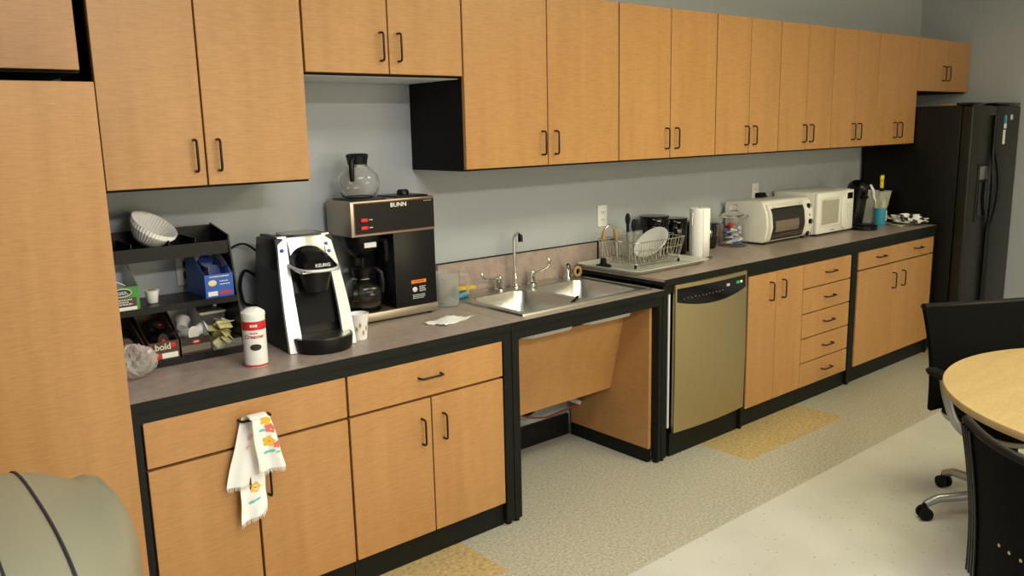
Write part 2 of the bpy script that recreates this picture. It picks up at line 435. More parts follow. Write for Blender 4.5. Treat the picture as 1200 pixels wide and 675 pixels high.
# ------------------------------------------------------------------ base cabinets
def base(x0, x1, ztop, label, fronts, kick=True):
    t = empty('base_cabinet', label, 'cabinet', (x0, 0, 0), 0, 'maple base cabinets')
    L = Matrix.Translation((-x0, 0, 0))
    MB(L).box(x0+.001, x1-.001, -.572, -.003, .012, ztop-.078).build('body', M['blackgap'], t)
    MB(L).box(x0+.001, x1-.001, -.594, -.5725, .001, .095).build('toe_rail', M['black'], t)
    for (kind, a, b, c, d, hx, hz, vert) in fronts:
        o = MB(L).box(a, b, YB-.001, -.5735, c, d, .0015, 1).build(kind, M['maple'], t)
        if hx is not None: pull(o, hx-x0, YB-.001, hz, vert)
    return t
g = .004
base(.029, .7105, ZL, 'left base cabinet with a false drawer front and hanging tea towel', [
    ('drawer', .034, .7105-g, .655, .800, .369, .741, False),
    ('door', .034, .364-g, .106, .645, .330, .515, True), ('door', .364+g, .7105-g, .106, .645, .400, .515, True)])
base(.7115, 1.417, ZL, 'base cabinet under the commercial coffee brewer, one drawer over two doors', [
    ('drawer', .7115+g, 1.412, .655, .800, 1.058, .733, False),
    ('door', .7115+g, 1.061-g*.7, .106, .645, 1.014, .523, True), ('door', 1.061+g*.7, 1.412, .106, .645, 1.112, .523, True)])
ZD = .848-.0
base(3.103, 3.6465, ZR, 'narrow two-door base cabinet just right of the dishwasher', [
    ('door', 3.111, 3.372-g*.5, .106, .848-.01, 3.310, .735, True), ('door', 3.372+g*.5, 3.644, .106, .838, 3.428, .735, True)])
hs = .1478
base(3.6475, 4.199, ZR, 'base cabinet with a stack of five drawers', [
    ('drawer', 3.650, 4.182, .101+hs*i+.004, .101+hs*(i+1)-.003, 3.935, .101+hs*i+.077, False) for i in range(5)])
base(4.263, 5.317, ZR, 'wide base cabinet by the refrigerator, two drawers over two doors', [
    ('drawer', 4.282, 4.800-g*.6, .727, .838, 4.55, .787, False), ('drawer', 4.800+g*.6, 5.314, .727, .838, 5.07, .787, False),
    ('door', 4.282, 4.800-g*.6, .106, .718, 4.735, .606, True), ('door', 4.800+g*.6, 5.314, .106, .718, 4.865, .606, True)])

# ------------------------------------------------------------------ backsplash
def splash():
    for x0, x1, z0, lb in ((1.53, 2.574, ZL, 'pinkish laminate backsplash behind the sink'), (2.586, 5.335, ZR, 'low laminate backsplash strip behind the raised worktop')):
        t = empty('backsplash', lb, 'backsplash', (x0, 0, z0))
        L = Matrix.Translation((-x0, 0, -z0))
        if x0 < 2:
            b = MB(L).box(1.53, 2.409, -.0195, -.0022, z0+.0005, 1.029).box(2.409, 2.574, -.0195, -.0022, ZR+.0005, 1.029)
            b.build('panel', M['counter'], t)
            MB(L).box(1.53, 2.574, -.0205, -.0022, 1.0292, 1.033).build('cap_strip', M['blackgap'], t)
        else:
            MB(L).box(2.586, 5.335, -.0195, -.0022, ZR+.0005, 1.029).build('panel', M['counter'], t)
            MB(L).box(2.586, 5.335, -.0205, -.0022, 1.0292, 1.033).build('cap_strip', M['blackgap'], t)
    tag(MB().box(2.5745, 2.5855, -.022, -.0022, ZR+.0005, 1.034).build('joint_strip', M['blackgap']), 'short black vertical joint strip between the two backsplash panels', 'trim')
splash()
# ------------------------------------------------------------------ sink
def rrect(x0, x1, y0, y1, r, n=5):
    pts = []
    for cx, cy, a0 in ((x1-r, y1-r, 0), (x0+r, y1-r, PI/2), (x0+r, y0+r, PI), (x1-r, y0+r, 3*PI/2)):
        for k in range(n+1):
            a = a0+PI/2*k/n; pts.append((cx+r*math.cos(a), cy+r*math.sin(a)))
    return pts
def sink():
    ox, oy = 1.565, -.30
    t = empty('double_sink', 'stainless steel double bowl sink set in the low worktop', 'sink', (ox, oy, ZL))
    L = Matrix.Translation((-ox, -oy, -ZL))
    X0, X1, Y0, Y1 = 1.565, 2.378, -.572, -.034; zt = ZL+.006
    bowls = [(1.607, 1.945, -.535, -.125), (1.985, 2.335, -.535, -.125)]
    b = MB(L)
    # deck with two rounded openings: strips between outer rect and bowl loops
    def ringring(o, i):
        n = len(o)
        O = [b._v(p) for p in o]; I = [b._v(p) for p in i]
        for k in range(n): b._f([O[k], O[(k+1) % n], I[(k+1) % n], I[k]])
    for (x0, x1, y0, y1), (ox0, ox1) in zip(bowls, ((X0, 1.965), (1.965, X1))):
        inner = rrect(x0, x1, y0, y1, .055); outer = rrect(ox0, ox1, Y0, Y1, .0008)
        ringring([(p[0], p[1], zt) for p in outer], [(p[0], p[1], zt) for p in inner])
    edge = rrect(X0, X1, Y0, Y1, .012); e2 = rrect(X0-.004, X1+.004, Y0-.004, Y1+.003, .014)
    b.rings([[(p[0], p[1], zt) for p in edge], [(p[0], p[1], zt+.003) for p in edge], [(p[0], p[1], ZL+.0008) for p in e2]], True, False, False)
    b.build('rim', M['steel'], t)
    for (x0, x1, y0, y1) in bowls:
        q = MB(L)
        def R(ins, z, r): return [(p[0], p[1], z) for p in rrect(x0+ins, x1-ins, y0+ins, y1-ins, r)]
        q.rings([R(0, zt, .055), R(.004, zt-.006, .055), R(.010, ZL-.095, .06), R(.02, ZL-.118, .055), R(.045, ZL-.127, .04)], True, False, True)
        o = q.build('bowl', M['steel'], t, 60); solid(o, .0015, 1)
        MB(L).lathe([(.045, 0), (.045, .004), (.032, .002), (.03, -.0)], ((x0+x1)/2, -.30, ZL-.1265)).build('strainer', M['chrome'], o)
        u = MB(L); 
        u.rings([R(.002, ZL-.04, .055), R(.008, ZL-.095, .06), R(.018, ZL-.122, .055), R(.045, ZL-.131, .04)][::-1], True, True, False)
        u.build('bowl_underside', M['bowlwhite'], o)
    return t
sink()
ZS = ZL+.0065
def faucet():
    t = empty('faucet', 'tall chrome faucet spout standing behind the sink bowls', 'faucet', (1.952, -.065, ZS))
    b = MB().lathe([(.024, 0), (.024, .006), (.017, .010), (.014, .035), (.016, .050), (.012, .058), (.012, .075)])
    b.build('base', M['chrome'], t)
    dx, dy = -.25, -.97
    pts = [(0, 0, .07), (0, 0, .23)]
    for k in range(1, 9):
        a = PI*k/10; R_ = .038; pts.append((dx*R_*(1-math.cos(a)), dy*R_*(1-math.cos(a)), .23+R_*math.sin(a)))
    s = MB().tube(pts, .0085, 12).build('spout', M['chrome'], t, 60)
    e = Vector(pts[-1])
    MB().cyl(e+Vector((0, 0, .012)), e+Vector((dx*.003, dy*.003, -.022)), .011, .012).build('aerator', M['plastic'], s)
faucet()
def tap(x, dirx, label):
    t = empty('tap_handle', label, 'faucet handle', (x, -.065, ZS), 0, 'chrome wing tap handles')
    MB().lathe([(.024, 0), (.024, .006), (.018, .012), (.017, .045), (.019, .05), (.016, .066), (.006, .072)]).build('valve_body', M['chrome'], t)
    if dirx < 0: pts = [(0, 0, .055), (-.05, -.012, .058), (-.105, -.028, .070), (-.128, -.034, .082)]
    else: pts = [(0, 0, .05), (.03, -.03, .066), (.055, -.055, .085), (.062, -.062, .105)]
    l = MB().tube(pts, [.006, .005, .005, .006], 8).build('lever', M['chrome'], t, 60)
    p = pts[-1]
    MB().ball((p[0], p[1], p[2]+.008), (.009, .006, .020 if dirx > 0 else .014)).build('wing_tip', M['chrome'], l)
tap(1.853, -1, 'chrome tap handle with its wing lever swung out to the left of the spout')
tap(2.062, 1, 'chrome tap handle with raised wing lever, right of the spout')
t = empty('side_sprayer', 'short chrome side sprayer at the back right of the sink deck', 'sprayer', (2.306, -.068, ZS))
MB().lathe([(.022, 0), (.022, .006), (.016, .01), (.014, .03)]).build('collar', M['chrome'], t)
MB().lathe([(.013, .03), (.017, .04), (.017, .066), (.010, .075)]).build('spray_head', M['chrome'], t)
t = empty('tape_ring', 'small tan ring standing on the sink deck beside the sprayer', 'ring', (2.352, -.096, ZS))
MB().torus((0, 0, .030), .0215, .008, 'y').build('ring_band', M['tan'], t)
# dish brush lying across the divider
t = empty('dish_brush', 'black handled dish brush leaning over the front of the sink divider', 'brush', (1.965, -.49, ZS))
MB().tube([(.010, .010, .008), (-.05, -.012, -.010), (-.12, -.030, -.045)], [.0055, .006, .005], 8).build('brush_handle', M['plastic'], t)
MB().box(-.165, -.118, -.050, -.012, -.068, -.048, .005).build('brush_head', M['plastic'], t)
# sponges
tag(MB(Matrix.Translation((1.605, -.080, 0)) @ Matrix.Rotation(.25, 4, 'Z')).box(-.036, .036, -.026, .026, ZS, ZS+.028, .006).build('sponge', M['bluesp']), 'blue sponge at the back left corner of the sink, under the yellow one', 'sponge')
tag(MB(Matrix.Translation((1.650, -.062, 0)) @ Matrix.Rotation(-.1, 4, 'Z') @ Matrix.Rotation(.0, 4, 'Y')).box(-.048, .048, -.024, .024, ZS+.0285, ZS+.048, .007).build('sponge', M['yelsp']), 'yellow sponge resting on the blue sponge by the sink', 'sponge')

# ------------------------------------------------------------------ under-sink cables
tag(MB().tube(smooth([(1.80, -.12, .34), (1.86, -.10, .27), (2.0, -.09, .215), (2.12, -.06, .25), (2.22, -.03, .295), (2.33, -.024, .30)]), .009, 8).build('black_hose', M['plastic']), 'black hose sagging along the wall under the sink', 'hose')
tag(MB().tube(smooth([(1.82, -.15, .33), (1.90, -.16, .25), (2.05, -.15, .20), (2.20, -.12, .19), (2.34, -.11, .195)]), .005, 8).build('copper_cable', M['cablered']), 'thin reddish cable hanging below the apron panel under the sink', 'cable')
t = empty('drain_pipe', 'white plastic drain pipe in the back corner of the knee space', 'pipe', (2.29, -.06, .2))
MB().tube([(-.05, 0, .06), (-.01, -.01, .04), (.03, -.03, .015), (.06, -.05, .0)], .014, 10).build('pipe_bend', M['grout'], t)
MB().cyl((-.03, .01, .05), (-.03, .01, .30), .014).build('riser', M['plastic'], t)

# ------------------------------------------------------------------ dishwasher
def dishwasher():
    x0, x1 = 2.480, 3.064
    t = empty('dishwasher', 'stainless steel dishwasher with curved front between the sink and cabinets', 'dishwasher', (x0, -.3, 0))
    L = Matrix.Translation((-x0, .3, 0))
    MB(L).box(x0+.006, x1-.008, -.57, -.02, .012, .828).build('tub', M['plastic'], t)
    MB(L).box(x0-.018, x0-.006, -.606, -.045, .16, .838).build('side_insulation', M['greycard'], t)
    MB(L).box(x0+.02, x1-.008, -.565, -.5705, .001, .010).build('base_pan', M['plastic'], t)
    MB(L).box(x0+.01, x1-.004, -.598, -.574, .002, .125).build('toe_panel', M['black'], t)
    def fy(x, dz=0):
        u = (x-x0)/(x1-x0)*2-1; return -.632-.016*(1-u*u)-dz
    N = 16
    xs = [x0, x0+.010]+[x0+.010+(x1-x0-.020)*i/(N-2) for i in range(1, N-2)]+[x1-.010, x1]
    # door skin: below the console arc
    def arc(x): u = (x-x0)/(x1-x0)*2-1; return .800-.038*(1-u*u)
    b = MB(L)
    V = []
    zs = [.135, .14]; 
    for x in xs:
        top = 0
        V.append([(x, -.6175, .135), (x, fy(x), .137), (x, fy(x, .004), .45), (x, fy(x, .002), arc(x)), (x, -.6175, arc(x))])
    b.rings(V, True, True, True)
    dr = b.build('door', M['dwsteel'], t)
    c = MB(L)
    V = [[(x, -.6175, arc(x)+.0005), (x, fy(x)+.004, arc(x)+.0005), (x, fy(x)+.006, .863), (x, -.6175, .863)] for x in xs[1:-1]]
    c.rings(V, True, True, True)
    cp = c.build('control_panel', M['gloss'], t)
    d = MB(L)
    V = [[(x, -.6175, .8635), (x, fy(x), .8635), (x, fy(x), .883), (x, -.6175, .883)] for x in xs]
    d.rings(V, True, True, True)
    for a, bb in ((0, 1), (N-1, N)):
        V = [[(x, -.6175, arc(x)+.0005), (x, fy(x)-.0005, arc(x)+.0005), (x, fy(x)-.0005, .8632), (x, -.6175, .8632)] for x in (xs[a], xs[bb])]
        d.rings(V, True, True, True)
    d.build('top_trim', M['dwsteel'], t)
    k = MB(L)
    for i in range(12):
        x = x0+.06+i*.027; k.box(x, x+.006, fy(x)+.001, fy(x)+.006, .806+(.003 if i % 2 else 0), .8105+(.003 if i % 2 else 0))
    k.build('button_row', M['kraft'], cp)
    k = MB(L).box(x0+.395, x0+.418, fy(x0+.4)+.0005, fy(x0+.4)+.006, .826, .838); k.build('knob', M['silver'], cp)
    MB(L).box(x0+.485, x0+.510, fy(x0+.5)+.001, fy(x0+.5)+.007, .826, .840).build('display', M['green_led'], cp)
    MB(L).box(x0+.525, x0+.542, fy(x0+.55)+.001, fy(x0+.55)+.007, .826, .838).build('indicator', M['white'], cp)
dishwasher()

# ------------------------------------------------------------------ refrigerator
def fridge():
    x0, x1 = 5.402, 6.236; xs = 5.772; yd = -.778
    t = empty('refrigerator', 'black side-by-side refrigerator with ice dispenser at the end of the counter', 'refrigerator', (x0, -.4, 0))
    L = Matrix.Translation((-x0, .4, 0))
    MB(L).box(x0+.004, x1-.004, -.700, -.03, .03, 1.728, .006).build('body', M['fridge'], t)
    MB(L).box(x0+.01, x1-.01, -.72, -.705, .002, .075).build('grille', M['plastic'], t)
    hz = [(.085, 1.725)]
    dl = MB(L).box(x0, xs-.003, yd, -.704, .085, 1.722, .010, 3).build('freezer_door', M['fridge_door'], t)
    dr = MB(L).box(xs+.003, x1, yd, -.704, .085, 1.722, .010, 3).build('refrigerator_door', M['fridge_door'], t)
    for s, o in ((-1, dl), (1, dr)):
        xx = xs+s*.022
        def off(z):
            u = max(0, 1-((z-1.13)/.27)**2); return .034*u
        pts = [(xx+s*off(z)*.9, yd-.012-off(z)*.8, z) for z in [.30+i*(1.66-.30)/40 for i in range(41)]]
        MB(L).tube(pts, .012, 10).build('handle', M['plastic'], o, 60)
    # dispenser
    b = MB(L); b.box(5.545, 5.725, yd-.006, yd-.0005, .93, 1.33, .002, 1)
    d = b.build('dispenser', M['plastic'], dl)
    MB(L).box(5.568, 5.702, yd-.0085, yd-.0062, .965, 1.20).build('recess', M['gloss'], d)
    MB(L).box(5.568, 5.702, yd-.009, yd-.0062, 1.22, 1.31).build('control_pad', M['steel'], d)
    for a, b_ in ((x0, x0+.20), (xs+.05, x1)):
        MB(L).box(a+.004, b_, yd+.004, -.66, 1.7285, 1.745, .005).build('hinge_cover', M['gloss'], t)
    ys = (yd-.0022, yd-.0004)
    lb = MB(L).use(M['bluewater']).box(5.94, 5.985, *ys, 1.60, 1.655).use(M['white']).box(5.94, 5.985, *ys, 1.565, 1.598)
    lb.box(5.935, 5.975, *ys, 1.455, 1.555).use(M['offwhite']).box(6.05, 6.09, *ys, 1.625, 1.66)
    lb.build('energy_sticker', None, dr)
fridge()
tag(MB().box(5.62, 5.80, -.56, -.46, 1.7285, 1.748, .004).build('cardboard_box', M['tan']), 'flat tan cardboard box lying on top of the refrigerator', 'box')

# ------------------------------------------------------------------ wall outlets
def outlet(x, z, label, plugs=()):
    t = empty('wall_outlet', label, 'outlet', (x, -.001, z), 0, 'white wall outlets')
    MB().box(-.036, .036, -.006, 0, -.058, .058, .002).build('cover_plate', M['white'], t)
    for s in (-1, 1):
        o = MB().box(-.017, .017, -.008, -.0062, s*.020-.014, s*.020+.014, .002).build('socket', M['white'], t)
        MB().box(-.008, -.005, -.0085, -.0081, s*.02-.006, s*.02+.006).box(.005, .008, -.0085, -.0081, s*.02-.006, s*.02+.006).build('slots', M['ink'], o)
outlet(2.631, 1.164, 'white outlet on the wall above the dish rack')
outlet(.405, 1.150, 'white outlet seen through the black organizer, black plug in it')
outlet(4.056, 1.20, 'white outlet above the toaster oven, black plug in it')
t = empty('power_plug', 'black plug and cord in the outlet behind the organizer', 'plug', (.405, -.010, 1.150))
MB().box(-.014, .014, -.035, 0, .006, .032, .004).build('plug_body', M['rubber'], t)
MB().tube(smooth([(0, -.033, .018), (.02, -.05, .012), (.04, -.05, -.03), (.05, -.03, -.10), (.10, -.012, -.2), (.13, -.012, -.262)]), .0045, 8).build('cord', M['rubber'], t)
MB().box(-.014, .014, -.035, 0, -.034, -.008, .004).build('plug_body', M['rubber'], t)
t = empty('power_plug', 'black plug above the toaster oven', 'plug', (4.056, -.010, 1.20))
MB().box(-.010, .060, -.04, 0, -.034, -.004, .004).build('plug_body', M['rubber'], t)
MB().tube(smooth([(.05, -.03, -.02), (.09, -.03, -.04), (.10, -.025, -.12), (.08, -.022, -.26)]), .0045, 8).build('cord', M['rubber'], t)
# ------------------------------------------------------------------ organizer on the left counter
OX0, OX1 = .060, .500
def organizer():
    t = empty('countertop_organizer', 'black three-tier countertop organizer holding coffee supplies', 'organizer', (OX0, -.03, ZL))
    L = Matrix.Translation((-OX0, .03, -ZL))
    zb = ZL
    side = [(-.035, zb), (-.285, zb), (-.285, zb+.03), (-.205, 1.272), (-.205, 1.285), (-.035, 1.318)]
    for x in (OX0, OX1-.006): MB(L).prism(side, 'x', x, x+.006).build('side_panel', M['plastic'], t)
    for z, yf, lip in ((ZL+.016, -.283, .010), (1.066, -.252, .010), (1.236, -.206, .034)):
        b = MB(L).box(OX0+.0065, OX1-.0065, yf+.004, -.036, z, z+.006)
        b.box(OX0+.0065, OX1-.0065, yf, yf+.004, z-.014, z+lip-.002)
        b.build('shelf', M['plastic'], t)
    b = MB(L)
    b.box(OX0+.0065, OX1-.0065, -.040, -.036, 1.243, 1.312)
    b.build('back_rail', M['plastic'], t)
    for x in (.165, .29, .38): MB(L).box(x, x+.004, -.200, -.042, 1.2425, 1.285).build('divider', M['plastic'], t)
    MB(L).box(OX0+.0065, OX1-.0065, -.040, -.036, ZL+.03, .99).build('back_panel', M['plastic'], t)
organizer()
ZSH = [ZL+.0225, 1.0725, 1.2425]
# coffee filters
def filt():
    NW = 44
    t = empty('coffee_filter', 'white fluted paper coffee filter in the nested stack on top of the organizer', 'coffee filter', (.245, -.105, 1.283), 0, 'nested coffee filters')
    t.rotation_euler = Vector((.38, -.42, .82)).to_track_quat('Z', 'Y').to_euler()
    def P(u, v):
        a = 2*PI*u; w_ = .5+.5*math.cos(a*NW); r = .046+.034*v**.9+.0030*(w_-.5)*min(1, v*3)
        return (r*math.cos(a), r*math.sin(a), .055*v)
    b = MB(); b.grid(P, NW*6, 6); b.lathe([(.0465, 0), (.001, 0)], seg=40, cap0=False)
    o = b.build('paper_shell', M['paper'], t, 80); solid(o, .0006)
    for k in range(1, 5):
        off = Vector((0, 0, .0035*k)); off.rotate(t.rotation_euler)
        dup(t, t.location+off, rot=t.rotation_euler)
filt()
# coffee pods
def pod(name='coffee_pod', body='white', lid='offwhite'):
    t = empty(name, 'x', 'coffee pod', (0, 0, 0))
    MB().lathe([(.001, 0), (.0165, 0), (.018, .002), (.0225, .040), (.0225, .0415), (.026, .042), (.026, .0435), (.0225, .0437)], cap1=True, seg=20).build('cup', M[body], t)
    MB().lathe([(.001, .0438), (.0228, .0438), (.023, .0443), (.001, .0446)], seg=20).build('foil_lid', M[lid], t)
    return t
p = pod(); p.location = (.228, -.165, ZSH[1]+.0005); p['label'] = 'single white coffee pod standing alone on the middle shelf'
MB().box(-.012, .010, -.014, .012, .0447, .0452).build('lid_print', M['tan'], p)

def carton(name, label, x0, x1, y0, y1, z0, hf, hb, outer, inner, group=None, cat='box'):
    t = empty(name, label, cat, (x0, y0, z0), 0, group)
    W, D = x1-x0, y1-y0; th = .0015
    side = [(0, 0), (D, 0), (D, hb), (D*.75, hb), (D*.12, hf+.012), (0, hf)]
    b = MB().use(outer)
    for x in (0, W-th): b.prism(side, 'x', x, x+th)
    b.box(th, W-th, 0, th, 0, hf).box(th, W-th, D-th, D, 0, hb).box(th, W-th, th, D-th, 0, th)
    b.use(inner)
    s2 = [(max(a, th), max(c-.0015, th)) for a, c in side]
    for x in (th, W-2*th): b.prism(s2, 'x', x, x+.0004)
    b.box(th, W-th, D-2*th, D-th-.0001, th, hb-.001).box(2*th, W-2*th, th+.0001, 2*th, th, hf-.001)
    b.build('carton', outer, t)
    return t, W, D
# green box
t, W, D = carton('pod_carton', 'green and brown pod box at the left of the middle shelf', .074, .166, -.240, -.080, ZSH[1], .078, .150, M['green'], M['greycard'])
MB().box(.004, W-.010, -.0012, -.0002, .012, .042).build('brown_panel', M['brown'], t)
MB().box(.002, W-.010, -.0014, -.0002, .0, .0115).build('white_strip', M['white'], t)
MB().tube([(W*.42+.030*math.cos(a*PI/12), -.0010, .060+.013*math.sin(a*PI/12)) for a in range(24)], .0018, 6, True).build('oval_badge', M['cream'], t)
MB().ball((W*.42, -.0004, .060), (.029, .0008, .012)).build('badge_field', M['ink'], t)
marks('badge_print', M['greycard'], t, W*.42-.018, -.0016, .064, .036, 2, .006, .0035)
marks('panel_print', M['greycard'], t, .010, -.0016, .038, .058, 3, .0075, .004, 2)
c0 = tag(MB(Matrix.Rotation(.5, 4, 'Y')).box(-.03, .02, -.045, .045, 0, .002).build('paper_slip', M['paper']), 'white paper slips sticking out of the green pod box', 'paper')
c0.location = (.120, -.150, ZSH[1]+.085)
# blue box with navy pods
t, W, D = carton('pod_carton', 'bright blue pod box at the right end of the middle shelf', .388, .489, -.236, -.050, ZSH[1], .082, .168, M['blue'], M['greycard'])
MB().box(.008, .042, -.0012, -.0002, .006, .022).build('white_label', M['white'], t)
MB().ball((.026, -.001, .052), (.015, .0012, .011)).build('cup_picture', M['yellow'], t)
MB().box(.050, .094, -.0012, -.0002, .010, .020).build('red_label', M['red'], t)
marks('box_lines', M['white'], t, .052, -.0012, .058, .036, 2, .011, .003, 3)
marks('box_header', M['silver'], t, .016, -.0012, .076, .070, 1, .01, .004, 4)
pn = pod('coffee_pod', 'navy', 'navy')
pn['group'] = 'navy pods in the blue box'; pn['label'] = 'navy foil coffee pod piled in the bright blue box'
pn.location = (.415, -.185, ZSH[1]+.075); pn.rotation_euler = (1.2, .2, .3)
for q in ((.455, -.180, .072, 1.3, -.3, .9), (.420, -.120, .105, 1.1, .3, 0), (.462, -.118, .070, .6, .4, .2), (.43, -.145, .045, 0, 0, 0)):
    dup(pn, (q[0], q[1], ZSH[1]+q[2]), rot=(q[3], q[4], q[5]))
# bottom row
t, W, D = carton('pod_carton', 'dark brown pod box at the far left of the bottom shelf, black pods inside', .068, .160, -.262, -.060, ZSH[0], .060, .128, M['brown'], M['kraft'])
pb = pod('coffee_pod', 'plastic', 'smoke' if 0 else 'dkbrown'); pb['group'] = 'dark pods in the two brown boxes'; pb['label'] = 'dark coffee pod lying in a brown box on the bottom shelf'
MB().ball((0, 0, .0447), (.007, .007, .0008), 12, 6).build('red_dot', M['red'], pb)
pb.location = (.095, -.215, ZSH[0]+.055); pb.rotation_euler = (1.3, .3, .2)
for q in ((.132, -.205, .052, 1.5, .1, 1.2), (.115, -.150, .060, 1.2, .5, 2.2), (.205, -.215, .055, 1.4, .4, .4), (.240, -.200, .060, 1.3, -.2, 1.4), (.215, -.150, .070, 1.0, .3, 2.6), (.245, -.130, .055, .4, .1, 0)):
    dup(pb, (q[0], q[1], ZSH[0]+q[2]), rot=(q[3], q[4], q[5]))
t, W, D = carton('pod_carton', 'brown pod box printed bold, second on the bottom shelf', .170, .270, -.268, -.060, ZSH[0], .062, .142, M['brown'], M['kraft'])
text('bold_text', 'bold', .030, M['cream'], t, (.046, -.0012, .044), bold=.0006)
MB().ball((.080, -.0008, .046), (.009, .0012, .009)).build('red_dot', M['red'], t)
MB().box(.008, .040, -.0014, -.0002, .004, .022).build('red_label', M['red'], t)
MB().box(.041, .094, -.0014, -.0002, .004, .022).build('white_label', M['white'], t)
t, W, D = carton('pod_carton', 'brown and grey carton with white interior, third on the bottom shelf', .276, .378, -.268, -.060, ZSH[0], .060, .165, M['dkbrown'], M['greycard'])
MB().box(.001, W-.001, -.0014, -.0002, .010, .034).build('grey_band', M['kraft'], t)
MB().ball((.052, -.0006, .043), (.014, .0012, .007)).build('red_badge', M['red'], t)
marks('badge_print', M['offwhite'], t, .044, -.0022, .046, .016, 1, .01, .004, 5)
pw = pod('coffee_pod', 'white', 'offwhite'); pw['group'] = 'white pods in the white-lined carton'; pw['label'] = 'white coffee pod lying in the carton with the white interior'
pw.location = (.315, -.190, ZSH[0]+.060); pw.rotation_euler = (1.5, .1, .5)
for q in ((.350, -.195, .058, 1.2, .2, 1.6), (.325, -.140, .07, 1.0, .1, 2.6), (.33, -.20, .020, 0, .1, 0)):
    dup(pw, (q[0], q[1], ZSH[0]+q[2]), rot=(q[3], q[4], q[5]))
# packets tray and container behind
t = empty('packet_bin', 'clear bin full of yellow sweetener packets at the right of the bottom shelf', 'bin', (.384, -.268, ZSH[0]))
b = MB(); 
for a in ((0, .002, 0, .13), (.106, .108, 0, .13)): b.box(a[0], a[1], a[2], a[3], 0, .030)
b.box(.002, .106, 0, .002, 0, .030).box(.002, .106, .128, .13, 0, .030).box(0.002, .106, .002, .128, 0, .002)
b.build('bin_shell', M['clearplastic'], t)
def packet():
    b = MB(); b.grid(lambda u, v: ((u-.5)*.052, (v-.5)*.036, .004*math.sin(PI*u)*math.sin(PI*v)), 8, 6)
    o = solid(b.build('sweetener_packet', M['yellow']), .0012)
    return tag(o, 'yellow sweetener packet heaped in the clear bin on the bottom shelf', 'packet', 'yellow sweetener packets')
pk = packet(); random.seed(3)
spots = [(random.uniform(.414, .463), random.uniform(-.240, -.165), ZSH[0]+.012+.0030*i, random.uniform(-.5, .5)+.6, random.uniform(-.35, .35), random.uniform(0, 3)) for i in range(26)]
for i, q in enumerate(spots):
    o = pk if i == 0 else pk.copy()
    if i: C.objects.link(o)
    o.location = q[:3]; o.rotation_euler = q[3:]
t = empty('lidded_container', 'grey lidded plastic container behind the yellow packets', 'container', (.386, -.125, ZSH[0]))
MB().prism([(0, 0), (.10, 0), (.106, .10), (-.0, .10)], 'y', 0, .075, .004).build('tub', M['clearplastic'], t)
MB().box(-.002, .108, -.004, .079, .1005, .112, .004).build('lid', M['cream'], t)
# plastic bag
def bag():
    b = MB(); rnd = random.Random(5)
    ph = [(rnd.uniform(0, 6.3), rnd.uniform(3, 9), rnd.uniform(3, 8), rnd.uniform(.03, .09)) for _ in range(12)]
    def P(u, v):
        a = 2*PI*u; f = PI*v; r = 1
        for p0, ka, kf, am in ph: r += am*abs(math.sin(round(ka)*a+p0+math.sin(kf*f)))-am*.5
        z = (1-math.cos(f))*.046*r
        wd = math.sin(f)*(.066 if v < .5 else .066*(1-.35*(v-.5)))
        return (.094+wd*r*math.cos(a)*1.0, -.352+wd*.8*r*math.sin(a), ZL+.002+max(0, z))
    b.grid(P, 72, 36)
    o = b.build('plastic_bag', M['bag'], None, 20)
    tag(o, 'crumpled clear plastic bag on the counter beside the tall cabinet', 'bag')
bag()

# creamer canister
def creamer():
    t = empty('creamer_canister', 'white cylindrical creamer canister with red band in front of the organizer', 'canister', (.452, -.478, ZL))
    r = .0385
    MB().lathe([(r-.002, 0), (r, .002), (r, .172)]).build('can', M['white'], t)
    MB().lathe([(r+.0006, .128), (r+.0006, .157)], cap0=False, cap1=False).build('red_band', M['red'], t)
    MB().lathe([(r+.0006, .003), (r+.0006, .009)], cap0=False, cap1=False).build('red_base_ring', M['red'], t)
    MB().lathe([(r+.001, .1725), (r+.001, .184), (r-.003, .188), (.02, .198), (.001, .199)]).build('lid', M['paper'], t)
    def curved(name, body, size, z, mt):
        o = text(name, body, size, mt, t, (0, 0, 0), (0, 0, 0), .0003, bold=.0003)
        a0 = math.radians(-113)
        for v in o.data.vertices:
            a = a0+v.co.x/r; h = z+v.co.y; v.co = Vector(((r+.0009)*math.cos(a), (r+.0009)*math.sin(a), h))
    def printed(name, mt, w_, z, rows, dz, h, seed):
        o = marks(name, mt, t, -w_/2, 0, z, w_, rows, dz, h, seed)
        for v in o.data.vertices:
            a = math.radians(-113)+v.co.x/r; rr = r+.0011-v.co.y; v.co = Vector((rr*math.cos(a), rr*math.sin(a), v.co.z))
    printed('band_print', M['white'], .024, .147, 1, .01, .008, 6)
    curved('can_text', 'Creamer', .018, .106, M['red'])
    printed('can_print', M['red'], .026, .120, 1, .01, .004, 7)
    b = MB(); a0 = math.radians(-110)
    n = 20
    def pt(dx, z): a = a0+dx/r; return ((r+.0011)*math.cos(a), (r+.0011)*math.sin(a), z)
    b.use(M['dkbrown']); b.grid(lambda u, v: pt(.019*(2*u-1), .070+.011*(2*v-1)*math.sqrt(max(0, 1-(2*u-1)**2))), 16, 4)
    b.build('coffee_picture', None, t)
creamer()

